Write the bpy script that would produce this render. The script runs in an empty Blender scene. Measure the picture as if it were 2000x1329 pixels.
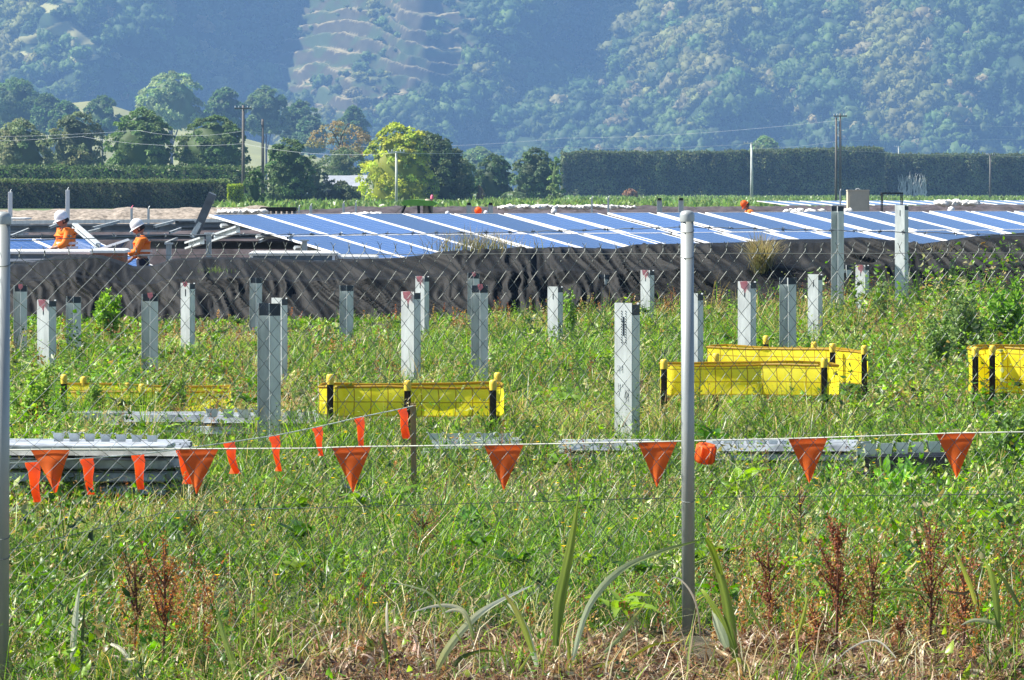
import bpy, bmesh, math, random
import numpy as np
from mathutils import Vector, Matrix, noise as mnoise
R = math.radians
rng = np.random.default_rng(7)
random.seed(7)

# ------------------------------------------------------------------ camera, sky, sun, exposure
EYE = 1.9          # eye height above the fence ground
FPX = 8333.0       # focal length in photo pixels (2000 wide)
HOR = 372.0        # horizon row in the photo
scene = bpy.context.scene
col = scene.collection
cam_d = bpy.data.cameras.new('camera')
cam = bpy.data.objects.new('camera', cam_d)
col.objects.link(cam)
cam_d.sensor_width = 36.0
cam_d.lens = FPX / 2000.0 * 36.0
cam_d.shift_y = -(664.5 - HOR) / 2000.0
cam_d.clip_start = 0.5
cam_d.clip_end = 12000
cam.location = (0, 0, EYE)
cam.rotation_euler = (R(90), 0, 0)
scene.camera = cam

SUN_AZ = (-0.99, 0.03)
SUN_EL = 48
w = bpy.data.worlds.new('World'); scene.world = w; w.use_nodes = True
nt = w.node_tree; nt.nodes.clear()
sky = nt.nodes.new('ShaderNodeTexSky'); sky.sky_type = 'NISHITA'; sky.sun_disc = False
sky.sun_elevation = R(SUN_EL); sky.sun_rotation = math.atan2(SUN_AZ[0], SUN_AZ[1])
sky.air_density = 1.0; sky.dust_density = 0.4; sky.ozone_density = 2.0
bg = nt.nodes.new('ShaderNodeBackground'); bg.inputs[1].default_value = 0.062
wo = nt.nodes.new('ShaderNodeOutputWorld')
nt.links.new(sky.outputs[0], bg.inputs[0]); nt.links.new(bg.outputs[0], wo.inputs[0])

sd = bpy.data.lights.new('sun', 'SUN'); sd.energy = 5.0; sd.angle = R(0.5); sd.color = (1.0, 0.945, 0.85)
sun = bpy.data.objects.new('sun', sd); col.objects.link(sun)
sv = Vector((SUN_AZ[0], SUN_AZ[1], 0)).normalized() * math.cos(R(SUN_EL)) + Vector((0, 0, math.sin(R(SUN_EL))))
sun.rotation_euler = sv.to_track_quat('Z', 'Y').to_euler(); sun.location = (-30, 10, 40)

scene.view_settings.view_transform = 'Standard'
scene.view_settings.look = 'None'
scene.view_settings.exposure = 1.28
scene.view_settings.gamma = 1.0
scene.cycles.use_denoising = True
scene.cycles.max_bounces = 6
scene.cycles.transparent_max_bounces = 12
scene.cycles.volume_bounces = 0
scene.cycles.volume_step_rate = 4.0

HAZE_DENSITY = 0.00014
HAZE_COLOR = (0.30, 0.56, 1.0, 1)

# ------------------------------------------------------------------ helpers
def W(px, py, Y):
    return Vector(((px - 1000.0) / FPX * Y, Y, EYE - (py - HOR) / FPX * Y))
def XW(px, Y): return (px - 1000.0) / FPX * Y
def ZW(py, Y): return EYE - (py - HOR) / FPX * Y

def ground_z(x, y):
    y = np.asarray(y, dtype=float)
    a = np.clip((y - 62) / 5.0, 0, 1); b = np.clip((y - 112) / 30.0, 0, 1)
    s = a * a * (3 - 2 * a) - b * b * (3 - 2 * b)
    return -0.28 * s

def tag(o, label=None, cat=None, group=None, kind=None):
    if label: o['label'] = label
    if cat: o['category'] = cat
    if group: o['group'] = group
    if kind: o['kind'] = kind
    return o
def empty(name, loc, label=None, cat=None, group=None, rz=0):
    o = bpy.data.objects.new(name, None); col.objects.link(o)
    o.location = loc; o.rotation_euler = (0, 0, rz); o.empty_display_size = 0.2
    return tag(o, label, cat, group)
def link(name, me, mat, parent=None, loc=None, smooth=False):
    if mat is not None:
        for m in (mat if isinstance(mat, (list, tuple)) else [mat]): me.materials.append(m)
    if smooth:
        me.polygons.foreach_set('use_smooth', [True] * len(me.polygons))
    o = bpy.data.objects.new(name, me); col.objects.link(o)
    if parent is not None: o.parent = parent
    if loc is not None: o.location = loc
    return o

class MB:
    """small hand mesh builder"""
    def __init__(s): s.v = []; s.f = []; s.m = []
    def add(s, vs, fs, mi=0):
        n = len(s.v); s.v += [tuple(v) for v in vs]
        s.f += [tuple(i + n for i in f) for f in fs]; s.m += [mi] * len(fs)
    def box(s, c, d, mi=0, rot=None, bev=0.0):
        x, y, z = d[0] / 2, d[1] / 2, d[2] / 2
        if bev <= 0:
            vs = [Vector((sx * x, sy * y, sz * z)) for sx in (-1, 1) for sy in (-1, 1) for sz in (-1, 1)]
            fs = [(0, 1, 3, 2), (4, 6, 7, 5), (0, 4, 5, 1), (2, 3, 7, 6), (0, 2, 6, 4), (1, 5, 7, 3)]
        else:
            bm = bmesh.new(); bmesh.ops.create_cube(bm, size=1)
            bmesh.ops.scale(bm, vec=d, verts=bm.verts)
            bmesh.ops.bevel(bm, geom=bm.edges[:], offset=bev, segments=2, affect='EDGES')
            bm.verts.ensure_lookup_table()
            vs = [v.co.copy() for v in bm.verts]; fs = [tuple(v.index for v in f.verts) for f in bm.faces]; bm.free()
        if rot is not None: vs = [rot @ v for v in vs]
        c = Vector(c); s.add([v + c for v in vs], fs, mi)
    def tube(s, pts, r, n=6, mi=0, cap=True):
        pts = [Vector(p) for p in pts]; rs = r if isinstance(r, (list, tuple)) else [r] * len(pts)
        rings = []; up = Vector((0, 0, 1))
        for i, p in enumerate(pts):
            t = (pts[min(i + 1, len(pts) - 1)] - pts[max(i - 1, 0)]).normalized()
            ref = Vector((0, 1, 0)) if abs(t.z) > 0.9 else up
            a = t.cross(ref).normalized(); b = t.cross(a).normalized()
            rings.append([p + (a * math.cos(2 * math.pi * k / n) + b * math.sin(2 * math.pi * k / n)) * rs[i] for k in range(n)])
        vs = [v for rg in rings for v in rg]
        fs = [(i * n + k, i * n + (k + 1) % n, (i + 1) * n + (k + 1) % n, (i + 1) * n + k) for i in range(len(pts) - 1) for k in range(n)]
        if cap: fs += [tuple(range(n - 1, -1, -1)), tuple((len(pts) - 1) * n + k for k in range(n))]
        s.add(vs, fs, mi)
    def lathe(s, prof, c, n=16, mi=0):
        c = Vector(c); vs = []; m = len(prof)
        for r, z in prof:
            vs += [c + Vector((r * math.cos(2 * math.pi * k / n), r * math.sin(2 * math.pi * k / n), z)) for k in range(n)]
        fs = [(i * n + k, i * n + (k + 1) % n, (i + 1) * n + (k + 1) % n, (i + 1) * n + k) for i in range(m - 1) for k in range(n)]
        s.add(vs, fs, mi)
    def prism(s, poly, y0, y1, mi=0):
        """poly in xz, extruded along y"""
        n = len(poly)
        vs = [(p[0], y0, p[1]) for p in poly] + [(p[0], y1, p[1]) for p in poly]
        fs = [tuple(range(n)), tuple(range(2 * n - 1, n - 1, -1))] + [(i, i + n, (i + 1) % n + n, (i + 1) % n) for i in range(n)]
        s.add(vs, fs, mi)
    def mesh(s, name):
        me = bpy.data.meshes.new(name); me.from_pydata(s.v, [], s.f)
        me.polygons.foreach_set('material_index', s.m)
        bm = bmesh.new(); bm.from_mesh(me); bmesh.ops.recalc_face_normals(bm, faces=bm.faces); bm.to_mesh(me); bm.free()
        return me
    def build(s, name, mat, parent=None, loc=None, smooth=False):
        return link(name, s.mesh(name), mat, parent, loc, smooth)

class Soup:
    """numpy triangle / quad soup with a colour per vertex"""
    def __init__(s): s.V = []; s.T = []; s.Q = []; s.C = []; s.n = 0
    def add(s, V, C, T=None, Q=None):
        V = V.reshape(-1, 3)
        if T is not None: s.T.append(T.reshape(-1, 3) + s.n)
        if Q is not None: s.Q.append(Q.reshape(-1, 4) + s.n)
        s.V.append(V); s.C.append(C.reshape(-1, 3)); s.n += len(V)
    def mesh(s, name, smooth=False):
        V = np.concatenate(s.V).astype(np.float32); C = np.concatenate(s.C).astype(np.float32)
        T = np.concatenate(s.T) if s.T else np.zeros((0, 3), int)
        Q = np.concatenate(s.Q) if s.Q else np.zeros((0, 4), int)
        me = bpy.data.meshes.new(name)
        me.vertices.add(len(V)); me.vertices.foreach_set('co', V.ravel())
        nl = T.size + Q.size
        me.loops.add(nl); me.loops.foreach_set('vertex_index', np.concatenate([T.ravel(), Q.ravel()]).astype(np.int32))
        nf = len(T) + len(Q); me.polygons.add(nf)
        st = np.concatenate([np.arange(len(T)) * 3, T.size + np.arange(len(Q)) * 4]).astype(np.int32)
        me.polygons.foreach_set('loop_start', st)
        if smooth: me.polygons.foreach_set('use_smooth', np.ones(nf, bool))
        me.update(calc_edges=True)
        a = me.color_attributes.new('Col', 'FLOAT_COLOR', 'POINT')
        a.data.foreach_set('color', np.concatenate([C, np.ones((len(C), 1), np.float32)], 1).astype(np.float32).ravel())
        return me
    def build(s, name, mat, parent=None, smooth=False):
        return link(name, s.mesh(name, smooth), mat, parent)
    def blades(s, base, h, wd, az, lean, colr, tipc=None, levels=(0, .4, .75, 1), up=1.0):
        N = len(base); L = len(levels)
        d = np.stack([np.cos(az), np.sin(az), np.zeros(N)], 1)
        sa = az + 1.57 + rng.uniform(-.9, .9, N)
        sd_ = np.stack([np.cos(sa), np.sin(sa), np.zeros(N)], 1)
        V = []; C = []
        for k, t in enumerate(levels):
            z = h * (t - .35 * np.minimum(lean, 1.6) * t ** 3)
            p = base + d * (lean * h * t ** 1.8)[:, None]; p[:, 2] += z * up
            cc = colr if tipc is None else colr * (1 - t) + tipc * t
            if k == L - 1: V.append(p[:, None]); C.append(cc[:, None])
            else:
                ww = (wd * .5 * (1 - t ** 2.2 * .9))[:, None] * sd_
                V += [(p - ww)[:, None], (p + ww)[:, None]]; C += [cc[:, None]] * 2
        V = np.concatenate(V, 1); C = np.concatenate(C, 1); m = V.shape[1]
        o = (np.arange(N) * m)[:, None]
        Q = np.concatenate([o + np.array([[2 * k, 2 * k + 1, 2 * k + 3, 2 * k + 2]]) for k in range(L - 2)], 0)
        T = o + np.array([[m - 3, m - 2, m - 1]])
        s.add(V, C, T, Q)
    def ovate(s, base, axis, side, L, wd, colr, fold=.2, droop=.25):
        """pointed oval leaf with a midrib fold, drooping tip: 8 points, 6 faces"""
        N = len(base); nrm = unit(np.cross(axis, side)); a = axis * L[:, None]; b = side * (wd * .5)[:, None]; u = nrm * (wd * fold)[:, None]; dn = nrm * (L * -droop)[:, None]
        m1 = base + a * .33; m2 = base + a * .7 + dn * .35; tip = base + a * .97 + dn
        V = np.stack([base, m1, m2, tip, m1 + b + u, m2 + b * .72 + u * .7, m1 - b + u, m2 - b * .72 + u * .7], 1)
        C = np.repeat(colr[:, None], 8, 1); C[:, [1, 2]] *= 1.12
        o = (np.arange(N) * 8)[:, None]
        T = np.concatenate([o + np.array([[0, 1, 4]]), o + np.array([[0, 6, 1]]), o + np.array([[2, 3, 5]]), o + np.array([[2, 7, 3]])], 0)
        Q = np.concatenate([o + np.array([[1, 2, 5, 4]]), o + np.array([[1, 6, 7, 2]])], 0)
        s.add(V, C, T, Q)
    def leaves(s, base, axis, side, L, wd, colr, fold=.18, mid=.45):
        """folded leaf: 4 triangles-ish made of two quads"""
        N = len(base)
        nrm = np.cross(axis, side); nrm /= np.linalg.norm(nrm, axis=1)[:, None] + 1e-9
        a = axis * L[:, None]; b = side * (wd * .5)[:, None]; u = nrm * (wd * fold)[:, None]
        V = np.stack([base, base + a * mid + b + u, base + a, base + a * mid - b + u, ], 1)
        C = np.repeat(colr[:, None], 4, 1)
        o = (np.arange(N) * 4)[:, None]
        s.add(V, C, np.concatenate([o + np.array([[0, 1, 2]]), o + np.array([[0, 2, 3]])], 0))

def unit(v): return v / (np.linalg.norm(v, axis=-1, keepdims=True) + 1e-9)
def rdir(n):
    return unit(rng.normal(size=(n, 3)))
def vary(c, n, a=.25, hue=.12):
    c = np.array(c, float)
    return np.clip(c[None] * (1 + rng.uniform(-a, a, (n, 1))) * (1 + rng.uniform(-hue, hue, (n, 3))), 0.001, 1)
_perm = rng.permutation(256).astype(int)
_gr = rng.uniform(0, 1, 4096)
def vnoise(x, y, seed=0):
    """cheap 2-D value noise, vectorised, 0..1"""
    x = np.asarray(x, float); y = np.asarray(y, float)
    xi = np.floor(x).astype(int); yi = np.floor(y).astype(int); xf = x - xi; yf = y - yi
    u = xf * xf * (3 - 2 * xf); v = yf * yf * (3 - 2 * yf)
    def h(a, b): return _gr[(_perm[(a + seed * 17) & 255] + _perm[(b + seed * 31) & 255] * 7 + (a & 255) * 3) & 4095]
    return (h(xi, yi) * (1 - u) + h(xi + 1, yi) * u) * (1 - v) + (h(xi, yi + 1) * (1 - u) + h(xi + 1, yi + 1) * u) * v
def fbm(x, y, o=4, seed=0, g=.5):
    r = 0; a = 1; t = 0
    for k in range(o):
        r = r + a * vnoise(x * 2 ** k, y * 2 ** k, seed + k); t += a; a *= g
    return r / t

# ------------------------------------------------------------------ materials
def nmat(name):
    m = bpy.data.materials.new(name); m.use_nodes = True
    n = m.node_tree; b = n.nodes['Principled BSDF']
    return m, n, b
def N_(n, t, **k):
    x = n.nodes.new(t)
    for a, v in k.items():
        if a in x.bl_rna.properties.keys(): setattr(x, a, v)
        else: x.inputs[a].default_value = v
    return x
def ramp(n, src, stops):
    r = n.nodes.new('ShaderNodeValToRGB'); n.links.new(src, r.inputs[0])
    e = r.color_ramp.elements
    while len(e) < len(stops): e.new(.5)
    for k, (p, c) in enumerate(stops):
        e[k].position = p; e[k].color = (*c, 1)
    return r
def plain(name, c, rough=.6, metal=0.0, var=.25, scale=6, spec=.4, bump=0.0, obj=True, stretch=(1, 1, 1), transl=0):
    m, n, b = nmat(name)
    tc = n.nodes.new('ShaderNodeTexCoord'); mp = n.nodes.new('ShaderNodeMapping'); mp.inputs['Scale'].default_value = stretch
    n.links.new(tc.outputs['Object'], mp.inputs[0])
    no = N_(n, 'ShaderNodeTexNoise', Scale=scale, Detail=6.0, Roughness=.62); n.links.new(mp.outputs[0], no.inputs['Vector'])
    lo = tuple(max(0, x * (1 - var)) for x in c); hi = tuple(min(1, x * (1 + var)) for x in c)
    r = ramp(n, no.outputs[0], [(.3, lo), (.7, hi)])
    n.links.new(r.outputs[0], b.inputs['Base Color'])
    b.inputs['Roughness'].default_value = rough; b.inputs['Metallic'].default_value = metal
    b.inputs['Specular IOR Level'].default_value = spec
    if bump:
        bp = N_(n, 'ShaderNodeBump', Strength=bump, Distance=.02); n.links.new(no.outputs[0], bp.inputs['Height'])
        n.links.new(bp.outputs[0], b.inputs['Normal'])
    if transl:
        t = n.nodes.new('ShaderNodeBsdfTranslucent'); n.links.new(r.outputs[0], t.inputs[0])
        mx = n.nodes.new('ShaderNodeMixShader'); mx.inputs[0].default_value = transl
        out = n.nodes['Material Output']
        n.links.new(b.outputs[0], mx.inputs[1]); n.links.new(t.outputs[0], mx.inputs[2]); n.links.new(mx.outputs[0], out.inputs[0])
    return m
def foliage(name, transl=.35, rough=.45, spec=.35, gain=1.0):
    m, n, b = nmat(name)
    a = n.nodes.new('ShaderNodeVertexColor'); a.layer_name = 'Col'
    n.links.new(a.outputs[0], b.inputs['Base Color'])
    b.inputs['Roughness'].default_value = rough; b.inputs['Specular IOR Level'].default_value = spec
    hs = N_(n, 'ShaderNodeHueSaturation', Value=1.6, Saturation=1.12); n.links.new(a.outputs[0], hs.inputs['Color'])
    t = n.nodes.new('ShaderNodeBsdfTranslucent'); n.links.new(hs.outputs[0], t.inputs[0])
    mx = n.nodes.new('ShaderNodeMixShader'); mx.inputs[0].default_value = transl
    out = n.nodes['Material Output']
    n.links.new(b.outputs[0], mx.inputs[1]); n.links.new(t.outputs[0], mx.inputs[2]); n.links.new(mx.outputs[0], out.inputs[0])
    return m
M = {}
M['foliage'] = foliage('foliage', .38, .38, .4)
M['tree_leaf'] = foliage('tree_leaf', .32, .6, .2)
M['bark'] = plain('bark', (.10, .08, .06), .9, scale=3, var=.5, bump=.4)
M['galv'] = plain('galvanised', (.60, .64, .64), .45, .35, .22, 14, stretch=(1, 1, .25), bump=.05)
M['galv_wire'] = plain('galvanised_wire', (.17, .19, .18), .55, .25, .2, 40)
M['galv_pipe'] = plain('galvanised_pipe', (.40, .43, .42), .42, .4, .2, 10, stretch=(1, 1, .12), bump=.04)
M['rail'] = plain('pale_steel', (.50, .53, .55), .42, .4, .5, 7, bump=.1)
M['darksteel'] = plain('dull_steel', (.16, .19, .22), .5, .5, .3, 5)
M['black'] = plain('black_plastic', (.012, .012, .014), .5, var=.3)
M['pink'] = plain('pink_paint', (.85, .16, .26), .6, var=.4, scale=30)
M['orange'] = plain('orange_vinyl', (.98, .25, .045), .45, var=.12, scale=8, transl=.62)
M['string'] = plain('white_cord', (.80, .82, .70), .7)
M['yellowcap'] = plain('yellow_cap', (.72, .52, .06), .4, var=.12)
M['picket'] = plain('dark_picket', (.03, .018, .014), .6, var=.5)
M['wood'] = plain('weathered_wood', (.28, .21, .10), .8, var=.35, scale=12, stretch=(4, 4, .3), bump=.3)
M['white'] = plain('white_frame', (.88, .88, .86), .5, var=.04)
M['crate'] = plain('red_brown_crate', (.34, .13, .07), .7, var=.3, scale=10)
M['concrete'] = plain('pale_concrete', (.48, .50, .47), .85, var=.35, scale=2, stretch=(1, 1, .3))
M['polewood'] = plain('pole_timber', (.13, .12, .11), .85, var=.35, scale=3, stretch=(1, 1, .1))
M['hivis'] = plain('hivis_orange', (.95, .21, .015), .65, var=.12, scale=14, transl=.1)
M['reflective'] = plain('reflective_band', (.75, .62, .55), .35, var=.1, scale=30)
M['navy'] = plain('navy_cloth', (.018, .02, .04), .8, var=.3, scale=12)
M['skin'] = plain('skin', (.38, .20, .14), .55, var=.12, scale=20)
M['hair'] = plain('dark_hair', (.015, .012, .010), .6, var=.3, scale=60)
M['helmet'] = plain('white_helmet', (.82, .82, .84), .25, var=.03)
M['glove'] = plain('pink_glove', (.6, .4, .45), .7, var=.1)

# ------------------------------------------------------------------ ground sheet
def build_ground():
    ys = np.concatenate([np.linspace(-60, 10, 8), np.linspace(12, 160, 150), np.geomspace(165, 7000, 50)])
    xs = np.concatenate([-np.geomspace(4000, 25, 16), np.linspace(-20, 20, 81), np.geomspace(25, 4000, 16)])
    X, Y = np.meshgrid(xs, ys)
    Z = ground_z(X, Y) + np.where(Y < 62, (fbm(X * .7, Y * .7, 3, 5) - .5) * .05, 0)
    nx, ny = len(xs), len(ys)
    me = bpy.data.meshes.new('ground')
    idx = np.arange(nx * ny).reshape(ny, nx)
    Q = np.stack([idx[:-1, :-1], idx[:-1, 1:], idx[1:, 1:], idx[1:, :-1]], -1).reshape(-1, 4)
    me.from_pydata(np.stack([X, Y, Z], -1).reshape(-1, 3).tolist(), [], Q.tolist())
    m, n, b = nmat('ground_soil')
    g = n.nodes.new('ShaderNodeNewGeometry')
    no = N_(n, 'ShaderNodeTexNoise', Scale=3.0, Detail=8.0, Roughness=.7); n.links.new(g.outputs[0], no.inputs['Vector'])
    near = ramp(n, no.outputs[0], [(.3, (.022, .024, .012)), (.5, (.045, .04, .02)), (.7, (.10, .075, .04))])
    no2 = N_(n, 'ShaderNodeTexNoise', Scale=.6, Detail=8.0, Roughness=.7); n.links.new(g.outputs[0], no2.inputs['Vector'])
    site = ramp(n, no2.outputs[0], [(.3, (.03, .028, .025)), (.7, (.085, .075, .062))])
    crop = ramp(n, no2.outputs[0], [(.3, (.05, .09, .025)), (.7, (.12, .17, .05))])
    sp = n.nodes.new('ShaderNodeSeparateXYZ'); n.links.new(g.outputs[0], sp.inputs[0])
    def step(a, c):
        r = n.nodes.new('ShaderNodeMapRange'); r.inputs[1].default_value = a; r.inputs[2].default_value = c
        n.links.new(sp.outputs[1], r.inputs[0]); return r
    def mix(f, a, c):
        x = n.nodes.new('ShaderNodeMixRGB'); n.links.new(f.outputs[0], x.inputs[0]); n.links.new(a.outputs[0], x.inputs[1]); n.links.new(c.outputs[0], x.inputs[2]); return x
    c1 = mix(step(60, 66), near, site); c2 = mix(step(260, 330), c1, crop)
    n.links.new(c2.outputs[0], b.inputs['Base Color']); b.inputs['Roughness'].default_value = .95
    bp = N_(n, 'ShaderNodeBump', Strength=.6, Distance=.03); n.links.new(no.outputs[0], bp.inputs['Height']); n.links.new(bp.outputs[0], b.inputs['Normal'])
    tag(link('ground', me, m), kind='structure')
build_ground()

def grid_mesh(name, P, mat, smooth=True, colr=None, parent=None):
    ny, nx = P.shape[:2]
    idx = np.arange(nx * ny).reshape(ny, nx)
    Q = np.stack([idx[:-1, :-1], idx[:-1, 1:], idx[1:, 1:], idx[1:, :-1]], -1).reshape(-1, 4)
    s = Soup(); s.add(P.reshape(-1, 3), (np.ones((ny * nx, 3)) * .5) if colr is None else colr, None, Q)
    o = link(name, s.mesh(name, smooth), mat, parent); return o

# ------------------------------------------------------------------ hills with terraces
HX = np.array([-800, -500, 0, 230, 330, 430, 540, 620, 760, 900, 990, 1090, 1250, 1500, 1800, 2100, 2800], float)
HY = np.array([2200, 2220, 2200, 2190, 2290, 2370, 2360, 2280, 2240, 2260, 2390, 2290, 2190, 2140, 2080, 2090, 2000], float)
TILT = .0045
def terraces_mask(px, py):
    yy = np.array([-120, -40, 0, 40, 75, 100, 140, 180, 210, 235, 260])
    l = np.array([690, 650, 610, 575, 545, 525, 515, 545, 600, 635, 690])
    r = np.array([770, 790, 815, 905, 960, 945, 915, 870, 800, 715, 690])
    n = (fbm(px / 30, py / 12, 4, 9) - .5) * 150
    L = np.interp(py, yy, l) + n; Rr = np.interp(py, yy, r) + n
    ok = (py > -140) & (py < 255)
    return np.clip(np.minimum(px - L, Rr - px) / 30 + .5, 0, 1) * ok
HK = 1.5
def clearing(px, py):
    return (fbm(px / 45 + 9, py / 16, 3, 93) > .60) * (px < 200) * (py < 130) * 1.0
def hill_point(x, v):
    x = x / HK; v = v / HK
    z0 = .52 * v
    px = 1000 + FPX * x / 2350
    sh = np.interp(px, [850, 1000], [0, 1]) * 3.3 * np.clip(z0 - 45, -60, 90)
    pxs = px - sh
    yb = np.interp(pxs, HX, HY)
    for k in (-60, 60): yb = yb + np.interp(pxs + k, HX, HY)
    yb /= 3
    n1 = fbm(x / 85 + 3 + z0 * .006, v / 230 + 2, 4, 3)
    n2 = fbm(x / 28, v / 60, 3, 21)
    near = np.exp(-((px - 740) / 260) ** 4)
    Y = yb + v + (n1 - .5) * (380 - 280 * near) + (n2 - .5) * 70 * (1 - .5 * near)
    z = z0 - 1 + 0 * x
    PX = 1000 + FPX * x / (2330 + v); PY = HOR - FPX * (z - EYE) / (2330 + v)
    q = terraces_mask(PX, PY)
    st = 9.5
    k = z0 / st + TILT * (PX - 700) + (fbm(PX / 90, z0 / 26, 3, 4) - .5) * 2.1 + (fbm(PX / 10, z0 / 5, 2, 18) - .5) * .22
    fr = k - np.floor(k)
    f = np.clip((fr - .34) / .40, 0, 1)
    zs = st * (np.floor(k) + f) - (k * st - z0) + (fbm(PX / 4, v / 4, 3, 8) - .5) * 1.6
    Yq = yb + v * 1.0 - 12 + (fbm(x / 60, v / 300, 2, 6) - .5) * 50
    z = z * (1 - q) + zs * q; Y = Y * (1 - q) + Yq * q
    return Y * HK, z * HK, q, f
def build_hills():
    xs = np.concatenate([np.linspace(-1300, -330, 60), np.linspace(-328, 328, 420), np.linspace(330, 1300, 60)]) * HK
    vs = np.concatenate([np.linspace(-20, 330, 360), np.linspace(333, 460, 20)]) * HK
    X, V = np.meshgrid(xs, vs)
    Y, Z, q, f = hill_point(X, V)
    Z = np.where(V < 0, -4, Z)
    rock = np.array([.058, .052, .030]); ledge = np.array([.25, .21, .11]); forest = np.array([.03, .05, .02])
    n = fbm(X / 5, V / 5, 3, 12)[..., None]
    onface = ((f > .02) & (f < .98)).astype(float)[..., None]
    rc = (ledge * (1 - onface) + rock * onface) * (.6 + .8 * n)  # bare earth colours, with lit ledge tops and shaded faces painted in
    veg = np.clip((fbm(X / 16, V / 7, 4, 14) - .48) * 7, 0, 1)[..., None]
    rc = rc * (1 - veg * .85) + np.array([.045, .07, .025]) * veg * .85
    C = forest * (1 - q[..., None]) + rc * q[..., None]
    cl = clearing(1000 + FPX * X / Y, HOR - FPX * (Z - EYE) / Y)[..., None]; C = C * (1 - cl) + np.array([.26, .25, .11]) * cl
    m, nn, b = nmat('hillside'); a = nn.nodes.new('ShaderNodeVertexColor'); a.layer_name = 'Col'
    nn.links.new(a.outputs[0], b.inputs['Base Color']); b.inputs['Roughness'].default_value = .95; b.inputs['Specular IOR Level'].default_value = .1
    o = grid_mesh('hills', np.stack([X, Y, Z], -1), m, False, C)
    tag(o, kind='structure')
build_hills()

def ico(sub):
    bm = bmesh.new(); bmesh.ops.create_icosphere(bm, subdivisions=sub, radius=1)
    V = np.array([v.co[:] for v in bm.verts]); T = np.array([[v.index for v in f.verts] for f in bm.faces]); bm.free(); return V, T
IV2, IT2 = ico(2); IV3, IT3 = ico(3)
def crown_variant(nb=8, cards=240):
    """a bumpy forest crown: merged blobs plus leaf sprays, unit radius"""
    V = []; T = []; n = 0
    for k in range(nb):
        a = k * 2.4 + rng.uniform(-.4, .4); rr = 0 if k == 0 else rng.uniform(.3, .8)
        c = np.array([rr * math.cos(a), rr * math.sin(a), rng.uniform(.0, .4) if k else .35]); s = rng.uniform(.22, .48) if k else .66
        d = 1 + .26 * np.sin(IV2 @ rng.normal(size=3) * 5) + rng.uniform(-.2, .2, len(IV2))[:]
        V.append(IV2 * d[:, None] * s * np.array([1, 1, .85]) + c); T.append(IT2 + n); n += len(IV2)
    V = np.concatenate(V); T = np.concatenate(T)
    i = rng.integers(0, len(V), cards); b = V[i] * rng.uniform(.95, 1.12, (cards, 1)); a_ = unit(rdir(cards) + unit(b) * .5); sd_ = unit(np.cross(a_, rdir(cards)))
    L = rng.uniform(.12, .34, cards)[:, None]
    Vc = np.stack([b, b + a_ * L * .5 + sd_ * L * .4, b + a_ * L, b + a_ * L * .5 - sd_ * L * .4], 1).reshape(-1, 3)
    Tc = (np.arange(cards) * 4)[:, None, None] + np.array([[[0, 1, 2], [0, 2, 3]]])
    return np.concatenate([V, Vc]), np.concatenate([T, Tc.reshape(-1, 3) + len(V)])
CROWNS = [crown_variant() for _ in range(7)]
def add_crowns(s, pos, rad, colr, zs=1.0):
    k = rng.integers(0, len(CROWNS), len(pos))
    for j in range(len(CROWNS)):
        i = np.where(k == j)[0]
        if not len(i): continue
        V, T = CROWNS[j]; a = rng.uniform(0, 6.28, len(i)); c, sn = np.cos(a), np.sin(a)
        P = np.stack([V[None, :, 0] * c[:, None] - V[None, :, 1] * sn[:, None], V[None, :, 0] * sn[:, None] + V[None, :, 1] * c[:, None], np.repeat(V[None, :, 2], len(i), 0)], -1)
        hz = rng.uniform(.8, 1.35, (len(i), 1, 1)) * zs
        P = P * rad[i][:, None, None] * np.concatenate([np.ones((len(i), 1, 2)), hz], 2) + pos[i][:, None]
        C = np.repeat(colr[i][:, None], len(V), 1) * (1 + rng.uniform(-.22, .22, (len(i), len(V), 1)))
        s.add(P, C, (np.arange(len(i)) * len(V))[:, None, None] + T[None])
def build_forest():
    s = Soup(); N = 7600
    x = rng.uniform(-400, 400, N) * HK; v = rng.uniform(0, 270, N) * HK
    Y, z, q, f = hill_point(x, v)
    PXc = 1000 + FPX * x / Y; PYc = HOR - FPX * (z - EYE) / Y
    clear = clearing(PXc, PYc) > .5
    keep = ~clear & (q < (.45 + (rng.uniform(0, 1, N) < .50) * (fbm(x / 40, v / 30, 3, 88) > .47)))
    x, Y, z, q = x[keep], Y[keep], z[keep], q[keep]; n = len(x)
    kind = fbm(x / 60, Y / 90, 3, 31)
    c = vary((.085, .135, .030), n, .45, .06)
    br = kind > .56; c[br] = vary((.17, .18, .05), br.sum(), .4, .06)
    bl = kind < .36; c[bl] = vary((.055, .10, .03), bl.sum(), .35, .06)
    pale = rng.uniform(0, 1, n) < .05; c[pale] = vary((.25, .22, .10), pale.sum(), .25, .05)
    r = (3.8 + 9.0 * rng.uniform(0, 1, n) ** 1.8) * np.where(q > .2, rng.uniform(.25, .7, n), 1)
    add_crowns(s, np.stack([x, Y, z + r * .25], 1), r, c)
    o = s.build('forest', M['tree_leaf']); tag(o, 'dense bush forest covering the hazy blue hillside', 'forest', kind='stuff')
build_forest()

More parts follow.
